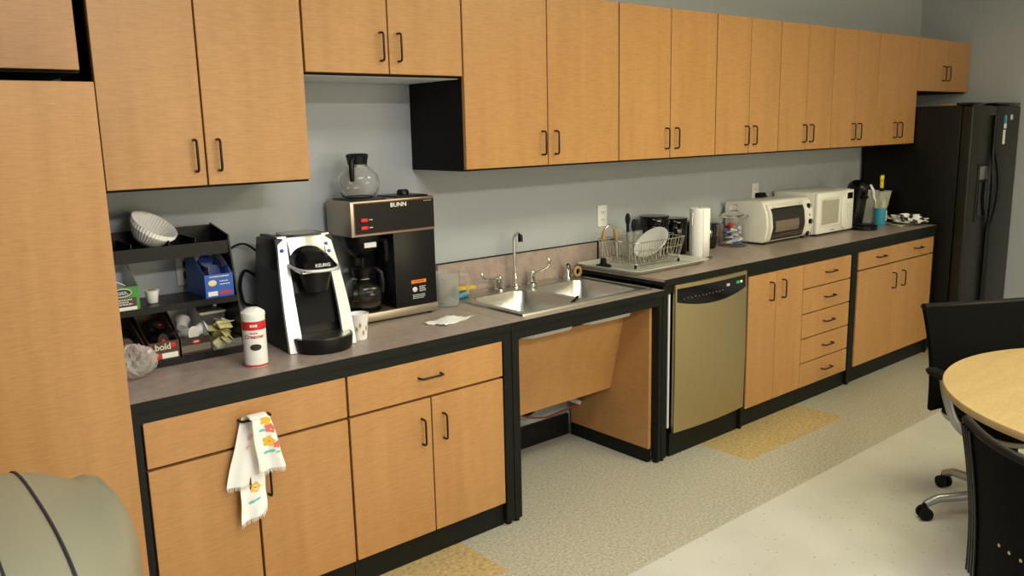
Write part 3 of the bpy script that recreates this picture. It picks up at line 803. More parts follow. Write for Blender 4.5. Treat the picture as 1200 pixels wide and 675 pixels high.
# pod machine
def podmachine():
    t = empty('pod_coffee_maker', 'black and silver single-serve pod coffee maker with domed brew head', 'coffee maker', (.73, -.30, ZL), math.radians(-4))
    # local: x right, y back, z up; front at y=-.15
    W = .125
    side = [(-.130, .002), (.205, .002), (.212, .20), (.150, .395), (.13, .405), (-.045, .415), (-.060, .40)]
    # wing profile (front edge), slanting back with height
    b = MB(); b.prism([(-.11, .002), (.205, .002), (.212, .22), (.160, .392), (-.03, .400)], 'x', -W+.012, W-.012, .006)
    b.build('housing', M['plastic'], t)
    # silver front wings: thick curved strips left and right
    def wing(s):
        q = MB(); rg = []
        for k in range(13):
            u = k/12; z = .002+.402*u
            yf = -.150+.125*u**1.15
            xo = (W+.004)*(1-.22*u**2.0); wd = .052*(1-.35*u)+.0
            xi = xo-wd
            rg.append([(s*xo, yf+.012, z), (s*(xo-.002), yf, z), (s*xi, yf-.004, z), (s*xi, yf+.012, z)])
        q.rings(rg); return q.build('front_wing', M['silver'], t)
    wing(-1); wing(1)
    # side cheeks black between wing and housing
    for s in (-1, 1):
        q = MB(); rg = []
        for k in range(13):
            u = k/12; z = .002+.40*u; yf = -.137+.125*u**1.15; xo = (W+.002)*(1-.22*u**2)
            rg.append([(s*xo, yf, z), (s*(xo-.02), yf, z), (s*(xo-.02), .16-.02*u, z), (s*xo, .17-.02*u, z)])
        q.rings(rg).build('side_cheek', M['plastic'], t)
    # dark recess
    MB().prism([(-.105, .085), (-.08, .085), (-.02, .30), (-.04, .30)], 'x', -.068, .068).build('recess', M['rubber'], t)
    # silver top bridge
    q = MB(); q.prism([(-.066, .322), (-.034, .400), (-.02, .408), (.07, .412), (.07, .395), (-.010, .33)], 'x', -.068, .068, .003)
    q.build('top_bridge', M['steel'], t)
    # brew head
    h = MB(); rg = []
    for k in range(9):
        u = k/8; y = -.030-.145*u; w_ = .074*(1-.10*u**3); zt_ = .372-.040*u-.035*u**3; zb_ = .300-.01*u
        ring = [(w_*math.cos(a), y, zb_+(zt_-zb_)*max(0, math.sin(a))**.6) for a in [PI*j/12 for j in range(13)]]
        rg.append(ring)
    h.rings(rg); hd = h.build('brew_head', M['gloss'], t, 50)
    MB().box(-.070, .070, -.168, -.04, .2825, .2980, .004).build('head_band', M['chrome'], hd)
    MB().lathe([(.038, .205), (.044, .210), (.060, .282)], (0, -.105, 0)).build('pod_holder', M['plastic'], hd)
    MB().tube(smooth([(-.078, -.05, .305), (-.074, -.14, .296), (-.040, -.184, .292), (.040, -.184, .292), (.074, -.14, .296), (.078, -.05, .305)], 4), .0060, 8).build('lift_handle', M['silver'], hd, 60)
    text('brand_text', 'KEURIG', .0165, M['silver'], hd, (.004, -.1765, .309), (PI/2, 0, 0), .0005, bold=.0003)
    # drip tray
    tr = MB(); n = 20
    def D(z, s): return [( -.108*s, -.105, z)]+[(.108*s*math.cos(PI+PI*j/n), -.145-.098*s*math.sin(PI*j/n), z) for j in range(n+1)]+[(.108*s, -.105, z)]
    tr.rings([D(.002, .93), D(.012, .97), D(.046, 1), D(.053, .99)])
    d = tr.build('drip_tray', M['plastic'], t)
    g_ = MB(); g_.rings([D(.0535, .90), D(.0545, .90)]); g_.build('tray_grid', M['steel'], d)
    for (x, z) in ((-.092, .355), (.078, .365), (.084, .338)):
        yy = -.150+.125*((z-.002)/.402)**1.15
        MB().ball((x, yy-.002, z), (.008, .003, .008)).build('button' , M['blue'], t)
    return t
pm = podmachine()
bpy.context.view_layer.update()
for nm, pts, r_ in (('power_cord', [(.655, -.09, 1.19), (.62, -.05, 1.225), (.575, -.03, 1.215), (.535, -.012, 1.17), (.520, -.012, 1.08), (.53, -.012, .95), (.56, -.03, .880), (.60, -.035, .880)], .0042),
                    ('cable_loop', [(.655, -.075, 1.09), (.62, -.03, 1.12), (.60, -.022, 1.08), (.60, -.022, 1.03), (.61, -.03, .99), (.65, -.075, .98)], .006)):
    o = MB().tube(smooth(pts), r_, 8).build(nm, M['rubber'], pm); o.matrix_parent_inverse = pm.matrix_world.inverted()

# paper cup
t = empty('paper_cup', 'small patterned paper cup between the pod machine and the brewer', 'cup', (.885, -.415, ZL))
b = MB().lathe([(.027, .001), (.0275, .003), (.037, .098), (.0385, .100), (.0365, .101), (.026, .006), (.001, .005)], cap1=False)
b.build('cup_body', M['paper'], t)
b = MB().use(M['tan'])
for k in range(16):
    a = 2*PI*k/16; z = .03+.045*(k % 3)/3; r = .0275+.0095*(z/.098)+.0011
    b._f([b._v((r*math.cos(a+dx/r), r*math.sin(a+dx/r), z+dz)) for dx, dz in ((-.005, 0), (0, -.012), (.005, 0), (0, .012))])
b.build('printed_pattern', None, t)

# commercial brewer
def carafe(t, x, y, z, coffee=0, collar=True, hdir=(-.5, -.86)):
    R = .086
    prof = [(.050, 0), (.066, .006), (.082, .035), (R, .062), (.080, .092), (.060, .116), (.040, .130), (.036, .146)]
    g_ = MB(); g_.lathe(prof, (x, y, z), 32, True, False)
    o = solid(g_.build('glass_bowl', M['glass'], t, 60), .002, -1)
    MB().lathe([(.039, .134), (.041, .150), (.046, .170), (.040, .176), (.030, .178)], (x, y, z)).build('collar', M['plastic'], t)
    hx, hy = hdir
    MB().tube([(x+hx*.036, y+hy*.036, z+.160), (x+hx*.062, y+hy*.062, z+.166), (x+hx*.080, y+hy*.080, z+.150), (x+hx*.084, y+hy*.084, z+.105), (x+hx*.082, y+hy*.082, z+.070)], [.012, .012, .011, .011, .009], 10).build('handle', M['plastic'], t, 60)
    MB().torus((x, y, z+.128), .0425, .0025).build('steel_band', M['chrome'], t)
    MB().torus((x, y, z+.003), .055, .003).build('base_ring', M['plastic'], t)
    if coffee:
        MB().lathe([(.048, .003), (.063, .009), (.079, .035), (.0815, .040)], (x, y, z), 32).build('coffee_fill', M['coffee'], t)
def brewer():
    X0, X1 = .976, 1.374
    t = empty('commercial_coffee_brewer', 'boxy stainless and black two-warmer commercial coffee brewer', 'coffee brewer', (X0, -.03, ZL))
    L = Matrix.Translation((-X0, .03, -ZL))
    yf, yb = -.235, -.035
    MB(L).box(X0, X1, yf, yb, 1.228, 1.368, .004).build('hood', M['bunnsteel'], t)
    fp = MB(L).box(X0+.018, X1-.006, yf-.003, yf-.0005, 1.240, 1.358).build('front_panel', M['plastic'], t)
    MB(L).box(X0+.014, X1-.004, yf-.0015, yf-.0003, 1.236, 1.362).build('panel_border', M['cablered'], t)
    text('brand_text', 'BUNN', .024, M['white'], fp, (1.195-X0, yf-.004+.03, 1.344-ZL), sx=1.15, bold=.0004)
    marks('small_print', M['silver'], fp, 1.318-X0, yf-.0035+.03, 1.353-ZL, .042, 1, .01, .0022, 8)
    for z in (1.293, 1.262):
        MB(L).box(1.018, 1.048, yf-.009, yf-.0031, z-.006, z+.007, .002).build('rocker_switch', M['redlight'], fp)
        MB(L).box(1.056, 1.072, yf-.0036, yf-.0031, z-.001, z+.002).build('switch_mark', M['silver'], fp)
    MB(L).box(1.168, X1-.002, yf+.004, yb, .915, 1.2275, .002).build('tank_column', M['plastic'], t)
    MB(L).box(X0+.10, 1.1675, -.075, yb, .915, 1.2275).build('back_column', M['plastic'], t)
    bs = MB(L).box(X0, X1, yf-.002, yb, ZL+.010, .9145, .003).build('base', M['bunnsteel'], t)
    for x in (X0+.03, X1-.03):
        for y in (yf+.025, yb-.025): MB(L).cyl((x, y, ZL+.0005), (x, y, ZL+.0115), .012).build('foot', M['rubber'], t)
    MB(L).lathe([(.070, .9148), (.072, .918), (.06, .921)], (1.060, -.155, 0)).build('warmer_plate', M['plastic'], t)
    f = MB(L).lathe([(.026, 1.135), (.045, 1.150), (.072, 1.180), (.080, 1.2275)], (1.060, -.155, 0)); f.build('brew_funnel', M['plastic'], t)
    MB(L).tube([(1.115, -.20, 1.205), (1.128, -.232, 1.20), (1.128, -.236, 1.165), (1.126, -.236, 1.12)], [.010, .011, .010, .008], 8).build('funnel_handle', M['plastic'], t)
    MB(L).box(1.028, 1.082, -.2395, -.236, 1.183, 1.203).build('funnel_label', M['silver'], t)
    MB(L).cyl((1.035, -.20, 1.10), (1.035, -.20, 1.14), .006, .009).build('spout_tip', M['plastic'], t)
    lb = MB(L).box(1.245, 1.318, yf+.002, yf+.0038, 1.008, 1.022).build('warning_label', M['orange'], t)
    marks('warning_print', M['cablered'], lb, 1.256-X0, yf+.0013+.03, 1.0178-ZL, .050, 1, .01, .004, 9)
    marks('label_print', M['silver'], t, 1.284-X0, yf+.0032+.03, .994-ZL, .032, 4, .0065, .003, 10)
    MB(L).ball((1.262, yf+.003, .982), (.012, .0012, .011)).build('label_emblem', M['silver'], t)
    marks('label_footer', M['silver'], t, 1.250-X0, yf+.0032+.03, .960-ZL, .062, 3, .007, .003, 11)
    # upper warmer plates
    for x in (1.080, 1.285):
        MB(L).box(x-.080, x+.080, -.205, -.050, 1.3685, 1.374, .003).build('top_warmer', M['plastic'], t)
    MB(L).lathe([(.026, 1.3745), (.026, 1.386), (.020, 1.396), (.001, 1.397)], (1.285, -.135, 0)).build('fill_cap', M['plastic'], t)
brewer()
t = empty('glass_carafe', 'empty round glass carafe standing on top of the commercial brewer', 'carafe', (1.080, -.128, 1.3745), 0, 'glass coffee carafes')
carafe(t, 0, 0, 0, hdir=(-.72, -.69))
t = empty('glass_carafe', 'glass carafe with a little coffee on the brewer lower warmer plate', 'carafe', (1.060, -.155, .9215), 0, 'glass coffee carafes')
carafe(t, 0, 0, 0, 1, hdir=(.62, -.78))

# napkin, pitcher
def flatpaper(name, label, pts, z, seed, cat='napkin', mt=None):
    rnd = random.Random(seed)
    a, b_, c, d = [Vector((p[0], p[1], 0)) for p in pts]
    def P(u, v):
        p = a*(1-u)*(1-v)+b_*u*(1-v)+c*u*v+d*(1-u)*v
        return (p.x+.004*math.sin(9*v+seed), p.y+.004*math.sin(11*u+seed), z+.004+.003*math.sin(7*u+5*v+seed)+.0015*math.sin(23*u-17*v))
    o = solid(MB().grid(P, 20, 14).build(name, mt or M['paper']), .0012)
    return tag(o, label, cat)
flatpaper('paper_napkin', 'white paper napkin lying flat on the counter in front of the brewer', [(1.190, -.385), (1.235, -.480), (1.425, -.430), (1.345, -.345)], ZL, 2)
def pitcher():
    t = empty('plastic_pitcher', 'translucent plastic pitcher between the brewer and the sink', 'pitcher', (1.475, -.160, ZL))
    b = MB().lathe([(.050, .001), (.052, .003), (.060, .150), (.061, .151), (.058, .151), (.050, .006), (.001, .005)], cap1=False)
    b.build('pitcher_body', M['clearplastic'], t)
    MB().tube([(.056, -.015, .135), (.095, -.030, .135), (.100, -.032, .10), (.092, -.03, .05), (.054, -.015, .035)], [.007]*5, 8).build('handle', M['clearplastic'], t, 60)
pitcher()

# ------------------------------------------------------------------ tray, rack and dishes
def tray():
    t = empty('drain_tray', 'milky white drain tray under the dish rack, overhanging the sink', 'tray', (2.68, -.25, ZR))
    L = Matrix.Translation((-2.68, .25, -ZR))
    def R(i, z, r=.04): return [(p[0], p[1], z) for p in rrect(2.385+i, 2.965-i, -.475+i, -.045-i, r)]
    b = MB(L); b.rings([R(.03, ZR+.0012, .03), R(.022, ZR+.003), R(.004, ZR+.020), R(-.004, ZR+.022), R(-.002, ZR+.0245), R(.008, ZR+.022), R(.026, ZR+.006, .03)], True, True, True)
    b.build('tray_shell', M['trayplastic'], t, 50)
    r_ = MB(L)
    for i in range(14):
        x = 2.46+i*.033; r_.box(x, x+.006, -.43, -.09, ZR+.0062, ZR+.010)
    r_.build('drain_ribs', M['trayplastic'], t)
tray()
ZTR = ZR+.0105
def rack():
    t = empty('dish_rack', 'chrome wire dish drying rack on the raised counter', 'dish rack', (2.66, -.24, ZTR))
    L = Matrix.Translation((-2.66, .24, -ZTR))
    x0, x1, y0, y1 = 2.475, 2.875, -.385, -.105; zt = 1.062; zb = ZTR+.022; i = .02
    rim = MB(L)
    rim.tube([(p[0], p[1], zt) for p in rrect(x0, x1, y0, y1, .03, 4)], .003, 8, True)
    rim.tube([(p[0], p[1], zb) for p in rrect(x0+i, x1-i, y0+i, y1-i, .02, 4)], .0025, 8, True)
    rim.tube([(p[0], p[1], (zt+zb)/2+.01) for p in rrect(x0+i/2, x1-i/2, y0+i/2, y1-i/2, .025, 4)], .002, 8, True)
    rim.build('rim', M['wire'], t, 60)
    wv = MB(L)
    n = 19
    for k in range(1, n):
        x = x0+(x1-x0)*k/n; xb = x0+i+(x1-x0-2*i)*k/n
        wv.tube([(x, y0, zt), (xb, y0+i, zb), (xb, y1-i, zb), (x, y1, zt)], .0016, 6)
    for k in range(1, 12):
        y = y0+(y1-y0)*k/12; yb = y0+i+(y1-y0-2*i)*k/12
        wv.tube([(x0, y, zt), (x0+i, yb, zb)], .0016, 6); wv.tube([(x1, y, zt), (x1-i, yb, zb)], .0016, 6)
    wv.build('wires', M['wire'], t, 60)
    pl = MB(L)
    for k in range(10):
        x = 2.53+k*.032; pl.tube([(x, -.34, zb), (x, -.325, zb+.06), (x, -.31, zb+.062), (x, -.295, zb)], .0015, 6)
    pl.build('plate_dividers', M['wire'], t, 60)
    for x in (x0+.03, x1-.03):
        for y in (y0+.03, y1-.03): MB(L).cyl((x, y, ZTR+.0005), (x, y, zb), .006).build('foot', M['rubber'], t)
    for s, x in ((-1, x0), (1, x1)):
        MB(L).tube([(x, -.20, zt), (x+s*.020, -.21, zt+.006), (x+s*.020, -.28, zt+.006), (x, -.29, zt)], .0028, 6).build('side_handle', M['wire'], t, 60)
rack()
# dinner plate leaning in rack
def plate():
    t = empty('dinner_plate', 'round white plate leaning upright in the dish rack', 'plate', (2.715, -.285, 1.030))
    t.rotation_euler = Vector((-.725, .105, .75)).to_track_quat('Z', 'Y').to_euler()
    b = MB().lathe([(.001, 0), (.045, 0), (.05, .002), (.080, .009), (.103, .012), (.103, .0145), (.079, .0125), (.05, .005), (.001, .003)], seg=44)
    b.build('plate_dish', M['white'], t)
plate()
# tongs with tan grips
t = empty('kitchen_tongs', 'wire tongs with tan grips hooked over the left end of the dish rack', 'tongs', (2.535, -.150, 1.0))
MB().tube([(-.055, 0, -.045), (-.050, 0, .06), (-.035, 0, .118), (0, 0, .138), (.030, 0, .118), (.052, 0, .06), (.058, 0, -.04)], .0042, 8).build('wire_bow', M['chrome'], t, 60)
for s in (-1, 1): MB().tube([(s*.050, 0, .052), (s*.047, 0, .078), (s*.036, 0, .116)], [.009, .0125, .008], 10).build('grip', M['tan'], t, 60)
# sink stopper
t = empty('sink_stopper', 'black rubber sink stopper on the near left corner of the drain tray', 'stopper', (2.445, -.190, ZR+.0105))
MB().lathe([(.040, .001), (.042, .006), (.036, .012), (.018, .018), (.015, .034), (.016, .042), (.012, .045)]).build('stopper_body', M['rubber'], t)
# utensil cup
t = empty('utensil_cup', 'clear plastic utensil cup at the back of the dish rack', 'cup', (2.700, -.145, ZTR+.030))
b = MB()
b.prism([(-.055, 0), (.055, 0), (.062, .130), (-.062, .130)], 'y', -.033, -.0315); b.prism([(-.055, 0), (.055, 0), (.062, .130), (-.062, .130)], 'y', .0275, .029)
for s in (-1, 1): b.prism([(s*.055, 0), (s*.0535, 0), (s*.0605, .130), (s*.062, .130)], 'y', -.0314, .0274)
b.box(-.053, .053, -.0312, .0272, 0, .002)
b.build('cup_shell', M['clearplastic'], t)
for nm, dx, h, lb in (('serving_spoon', -.018, .215, 'taller black plastic spoon standing in the utensil cup'), ('serving_spoon', .022, .180, 'shorter black plastic spoon standing in the utensil cup')):
    t = empty(nm, lb, 'spoon', (2.700+dx, -.146, ZTR+.034), 0, 'black spoons in the cup')
    MB().tube([(0, 0, 0), (.004*(1 if dx > 0 else -1), 0, h-.05)], [.006, .008], 8).build('spoon_handle', M['rubber'], t)
    MB().ball((.004*(1 if dx > 0 else -1), 0, h-.025), (.018, .009, .033)).build('spoon_bowl', M['rubber'], t)

# paper towel holder and roll
t = empty('paper_towel_holder', 'chrome wire paper towel stand with tension arm', 'holder', (3.045, -.335, ZR))
b = MB(); b.torus((0, 0, .004), .072, .0035).cyl((0, 0, .003), (0, 0, .010), .012); b.tube([(-.072, 0, .004), (.072, 0, .004)], .003, 6); b.tube([(0, -.072, .004), (0, .072, .004)], .003, 6)
b.build('wire_base', M['chrome'], t, 60)
MB().cyl((0, 0, .008), (0, 0, .285), .006).build('post', M['chrome'], t)
MB().tube([(-.074, -.012, .004), (-.078, -.012, .12), (-.078, -.012, .235), (-.072, -.009, .258), (-.066, -.006, .235), (-.064, -.006, .10), (-.066, -.006, .006)], .0028, 8).build('tension_arm', M['chrome'], t, 60)
t = empty('paper_towel_roll', 'white paper towel roll standing on its wire holder', 'paper towel', (3.045, -.335, ZR+.0125))
b = MB(); R_ = .053
b.lathe([(.019, .001), (R_-.002, 0), (R_, .003), (R_, .262), (R_-.003, .265), (.019, .264)], seg=40, cap0=False, cap1=False)
b.lathe([(.019, .001), (.019, .264)], seg=24, cap0=False, cap1=False)
b.build('paper', M['paper'], t)
solid(MB().grid(lambda u, v: ((R_+.0012)*math.cos(-2.1+u*1.6), (R_+.0012)*math.sin(-2.1+u*1.6)-.006*u**3, .002+.260*v), 14, 2).build('loose_sheet', M['paper'], t), .0008)

# black canisters
for i, (x, r, h, lb) in enumerate(((2.925, .083, .232, 'largest black canister with flared lid, nearest the dish rack'), (3.105, .072, .205, 'second black canister, just right of the largest one'),
                                   (3.262, .062, .175, 'third black canister, half hidden by the paper towels'), (3.405, .055, .150, 'smallest black canister, between paper towels and glass jar'))):
    t = empty('storage_canister', lb, 'canister', (x, -.118, ZR), 0, 'graduated black canisters')
    MB().lathe([(r*.93, .001), (r*.95, .004), (r, .03), (r, h*.74), (r*.96, h*.78)], seg=32).build('jar_body', M['gloss'], t)
    l = MB().lathe([(r*.97, h*.785), (r*1.05, h*.80), (r*1.06, h*.86), (r*1.0, h*.88), (r*.95, h*.95), (r*1.02, h), (r*.5, h*1.01)], seg=32).build('lid', M['gloss'], t)
    MB().ball((-r*.55, -r*.86, h*.66), (.015, .009, .015)).build('silver_badge', M['chrome'], t)

# glass jar
def jar():
    t = empty('glass_jar', 'clear glass jar with glass lid, left of the toaster oven', 'jar', (3.575, -.185, ZR))
    b = MB().lathe([(.076, .001), (.080, .006), (.082, .02), (.082, .150), (.074, .168), (.078, .172)], seg=36, cap1=False)
    solid(b.build('jar_body', M['glass'], t, 60), .003, -1)
    l = MB().lathe([(.088, .174), (.089, .179), (.070, .192), (.035, .206), (.022, .210), (.018, .220), (.024, .232), (.022, .244), (.010, .249), (.001, .250)], seg=36)
    l.build('lid', M['glass'], t, 60)
    # contents
    rnd = random.Random(11)
    o0 = None
    for k in range(24):
        a = k*2.4; rr = .012+.030*((k*7) % 10)/10; z = .014+.0042*k
        mt = [M['paper'], M['paper'], M['blue'], M['silver']][k % 4]
        lbl = ['white condiment packet inside the glass jar', 'white condiment packet inside the glass jar', 'blue condiment packet inside the glass jar', 'silver condiment packet inside the glass jar'][k % 4]
        g_ = MB(); g_.grid(lambda u, v: ((u-.5)*.062, (v-.5)*.032, .006*math.sin(PI*u)*math.sin(PI*v)), 6, 4)
        q = solid(g_.build('condiment_packet', mt), .0015)
        q.location = (3.575+rr*math.cos(a), -.185+rr*math.sin(a), ZR+z); q.rotation_euler = (rnd.uniform(-.5, .5), rnd.uniform(-.5, .5), rnd.uniform(0, 3))
        tag(q, lbl, 'packet', lbl.split()[0]+' packets in the glass jar')
    q = MB().ball((0, 0, 0), (.036, .016, .017)).build('red_scoop', M['red'])
    q.location = (3.535, -.190, ZR+.128); q.rotation_euler = (0, .1, .3)
    tag(q, 'red plastic scoop lying on the packets inside the glass jar', 'scoop')
jar()

# toaster oven
def toaster():
    X0, X1 = 3.690, 4.196
    t = empty('toaster_oven', 'white toaster oven with curved front and dark glass door', 'toaster oven', (X0, -.04, ZR))
    L = Matrix.Translation((-X0, .04, -ZR))
    z0 = ZR+.014
    prof = [(-.035, z0), (-.305, z0), (-.322, z0+.02), (-.338, z0+.09), (-.330, z0+.17), (-.300, z0+.243), (-.285, z0+.250), (-.045, z0+.236), (-.035, z0+.22)]
    MB(L).prism(prof, 'x', X0, X1, .004).build('shell', M['offwhite'], t)
    for x in (X0+.04, X1-.04):
        for y in (-.29, -.07): MB(L).cyl((x, y, ZR+.0005), (x, y, z0-.0002), .012).build('foot', M['rubber'], t)
    pf = [(-.3055, z0+.005), (-.3225, z0+.02), (-.3385, z0+.09), (-.3305, z0+.17), (-.3035, z0+.235)]
    def curve(v):
        s = v*(len(pf)-1); i = min(int(s), len(pf)-2); f = s-i
        return (pf[i][0]*(1-f)+pf[i+1][0]*f, pf[i][1]*(1-f)+pf[i+1][1]*f)
    def strip(x0, x1, v0, v1, d0, d1, mt, name, par):
        rg = []
        for k in range(13):
            y, z = curve(v0+(v1-v0)*k/12)
            rg.append([(x0, y-d0, z), (x1, y-d0, z), (x1, y-d1, z), (x0, y-d1, z)])
        return MB(L).rings(rg).build(name, mt, par)
    d = strip(X0+.020, X0+.415, .03, .97, .0005, .012, M['offwhite'], 'door', t)
    strip(X0+.045, X0+.395, .14, .88, .0121, .0135, M['darkglass'], 'glass_window', d)
    def bar(v, dd, r_, mt, nm, par):
        y, z = curve(v); MB(L).tube([(X0+.05, y-dd, z), (X0+.39, y-dd, z)], r_, 8).build(nm, mt, par)
    for v in (.30, .34): bar(v, .0145, .0015, M['steel'], 'oven_rack', d)
    strip(X0+.075, X0+.33, .40, .62, .0136, .0142, M['kraft'], 'food_tray', d)
    y, z = curve(.93)
    MB(L).tube([(X0+.07, y-.012, z), (X0+.075, y-.035, z-.003), (X0+.36, y-.035, z-.003), (X0+.365, y-.012, z)], .006, 8).build('door_handle', M['offwhite'], d, 60)
    strip(X0+.420, X1-.006, .03, .97, .0005, .006, M['white'], 'control_panel', t)
    for v in (.22, .52, .84):
        y, z = curve(v)
        MB(L).cyl((X1-.043, y-.0065, z), (X1-.043, y-.022, z-.001), .016, .014).build('knob', M['plastic'], t)
        MB(L).box(X1-.0455, X1-.0405, y-.0245, y-.0225, z-.013, z+.013).build('knob_mark', M['silver'], t)
    y, z = curve(.66); MB(L).box(X1-.047, X1-.039, y-.010, y-.0065, z-.010, z-.001).build('indicator_lamp', M['plastic'], t)
toaster()

# microwave
def microwave():
    X0, X1 = 4.236, 4.700
    t = empty('microwave', 'white microwave oven between the toaster oven and the black pod brewer', 'microwave', (X0, -.03, ZR))
    L = Matrix.Translation((-X0, .03, -ZR))
    z0, z1 = ZR+.012, ZR+.280
    MB(L).box(X0, X1, -.318, -.03, z0, z1, .005).build('case', M['offwhite'], t)
    for x in (X0+.04, X1-.04):
        for y in (-.29, -.07): MB(L).cyl((x, y, ZR+.0005), (x, y, z0-.0002), .012).build('foot', M['rubber'], t)
    d = MB(L).box(X0+.002, X0+.350, -.345, -.3185, z0+.003, z1-.003, .006).build('door', M['white'], t)
    w0, w1, h0, h1 = X0+.055, X0+.262, z0+.060, z1-.055
    b = MB(L)
    b.rings([[(w0-.018, -.3455, h0-.018), (w1+.018, -.3455, h0-.018), (w1+.018, -.3455, h1+.018), (w0-.018, -.3455, h1+.018)],
             [(w0-.010, -.349, h0-.010), (w1+.010, -.349, h0-.010), (w1+.010, -.349, h1+.010), (w0-.010, -.349, h1+.010)],
             [(w0, -.3455, h0), (w1, -.3455, h0), (w1, -.3455, h1), (w0, -.3455, h1)]], True, False, False)
    b.build('window_bezel', M['offwhite'], d)
    MB(L).box(w0, w1, -.3462, -.3452, h0, h1).build('window', mat('microwave_window', (.42, .40, .33), .25), d)
    MB(L).prism([(X0+.300, z0+.03), (X0+.335, z0+.015), (X0+.335, z1-.015), (X0+.300, z1-.04), (X0+.290, z0+.13)], 'y', -.356, -.3455, .003).build('door_handle', M['white'], d)
    c = MB(L).box(X0+.352, X1-.002, -.340, -.3185, z0+.003, z1-.003, .004).build('control_panel', M['white'], t)
    MB(L).box(X0+.378, X1-.018, -.3415, -.3402, z1-.062, z1-.022).build('display', M['gloss'], c)
    for i in range(4):
        for j in range(3):
            x = X0+.372+j*.026; z = z1-.09-i*.024
            MB(L).box(x, x+.018, -.3412, -.3402, z-.014, z).build('button', M['offwhite'], c)
    MB(L).box(X0+.175, X0+.215, -.3455, -.3450, z0+.016, z0+.022).build('badge', M['kraft'], d)
microwave()

# second pod machine
t = empty('pod_brewer', 'small glossy black pod brewer with round head, right of the microwave', 'coffee maker', (4.800, -.330, ZR), math.radians(-20))
MB().lathe([(.085, .001), (.090, .006), (.090, .028), (.082, .034)], (.0, -.045, 0), 32).build('base', M['gloss'], t)
MB().lathe([(.066, .0345), (.068, .038), (.05, .040)], (.0, -.050, 0), 32).build('drip_grid', M['plastic'], t)
MB().rings([[(p[0], p[1], z) for p in rrect(-.050, .050, .0-.01*k, .10-.01*k, .03)] for k, z in enumerate((.030, .08, .15, .22, .26))]).build('column', M['gloss'], t)
hd = MB().ball((0, .025, .275), (.056, .080, .058)).build('head', M['gloss'], t, 60)
MB().tube([(.040, -.045, .300), (.062, -.05, .26), (.070, -.048, .215), (.085, -.055, .185)], [.008, .012, .012, .008], 8).build('lever', M['silver'], hd, 60)
MB().lathe([(.020, .205), (.030, .225)], (0, -.040, 0)).build('nozzle', M['plastic'], hd)

# spray bottle
t = empty('spray_bottle', 'spray bottle of blue cleaner with yellow trigger', 'spray bottle', (5.110, -.325, ZR), math.radians(200))
MB().lathe([(.038, .001), (.041, .006), (.041, .118)], seg=24).build('blue_lower', M['bluewater'], t)
MB().lathe([(.041, .1185), (.040, .150), (.033, .185), (.018, .215), (.014, .235)], seg=24).build('clear_upper', M['clearplastic'], t)
MB().box(-.025, .025, .039, .0425, .03, .10).build('label_panel', M['white'], t)
MB().lathe([(.016, .2355), (.016, .258)], seg=20).build('collar', M['rubber'], t)
MB().prism([(-.014, .2585), (.014, .2585), (.016, .30), (.030, .32), (.028, .345), (-.010, .35), (-.042, .335), (-.045, .322), (-.012, .31)], 'y', -.011, .011, .004).build('trigger_head', M['yel'], t)
MB().tube([(-.020, 0, .315), (-.030, 0, .29), (-.028, 0, .268)], .005, 8).build('trigger', M['yel'], t)
# cream pitcher/container behind
t = empty('plastic_tub', 'cream translucent flared tub behind the spray bottle', 'container', (5.215, -.215, ZR))
b = MB(); 
def sq(h, z): return [(p[0], p[1], z) for p in rrect(-h, h, -h*.8, h*.8, .02)]
b.rings([sq(.072, .001), sq(.110, .222), sq(.112, .225), sq(.106, .225), sq(.068, .006)], True, True, True)
b.build('tub_shell', M['trayplastic'], t)
MB().box(-.05, .02, -.0895, -.0850, .05, .16).build('yellow_label', M['yellow'], t)
# paper sheet
flatpaper('paper_sheet', 'cream paper sheet on the counter right of the spray bottle', [(5.06, -.50), (5.26, -.50), (5.30, -.33), (5.17, -.30)], ZR, 5, 'paper', M['cream'])
# bundled towel
def bundle():
    b = MB().use(M['paper']); rnd = random.Random(9)
    ph = [(rnd.uniform(0, 6.3), rnd.randint(2, 7), rnd.uniform(2, 7), rnd.uniform(.05, .13)) for _ in range(8)]
    def P(u, v):
        a = 2*PI*u; f = PI*v; r = 1
        for p0, ka, kf, am in ph: r += am*math.sin(ka*a+p0+kf*f)
        return (5.225+.105*r*math.sin(f)*math.cos(a), -.475+.12*r*math.sin(f)*math.sin(a), ZR+.009+max(0, (1-math.cos(f))*.026*r))
    b.grid(P, 56, 20)
    b.bm.faces.ensure_lookup_table()
    b.use(M['ink'])
    for i, f in enumerate(b.bm.faces):
        c = f.calc_center_median()
        if math.sin(c.x*95)*math.sin(c.y*80+c.x*40) > .12: f.material_index = b.mi
    o = b.build('folded_towel', None, None, 40)
    tag(o, 'black and white patterned dish towel heaped at the counter end by the refrigerator', 'towel')
bundle()

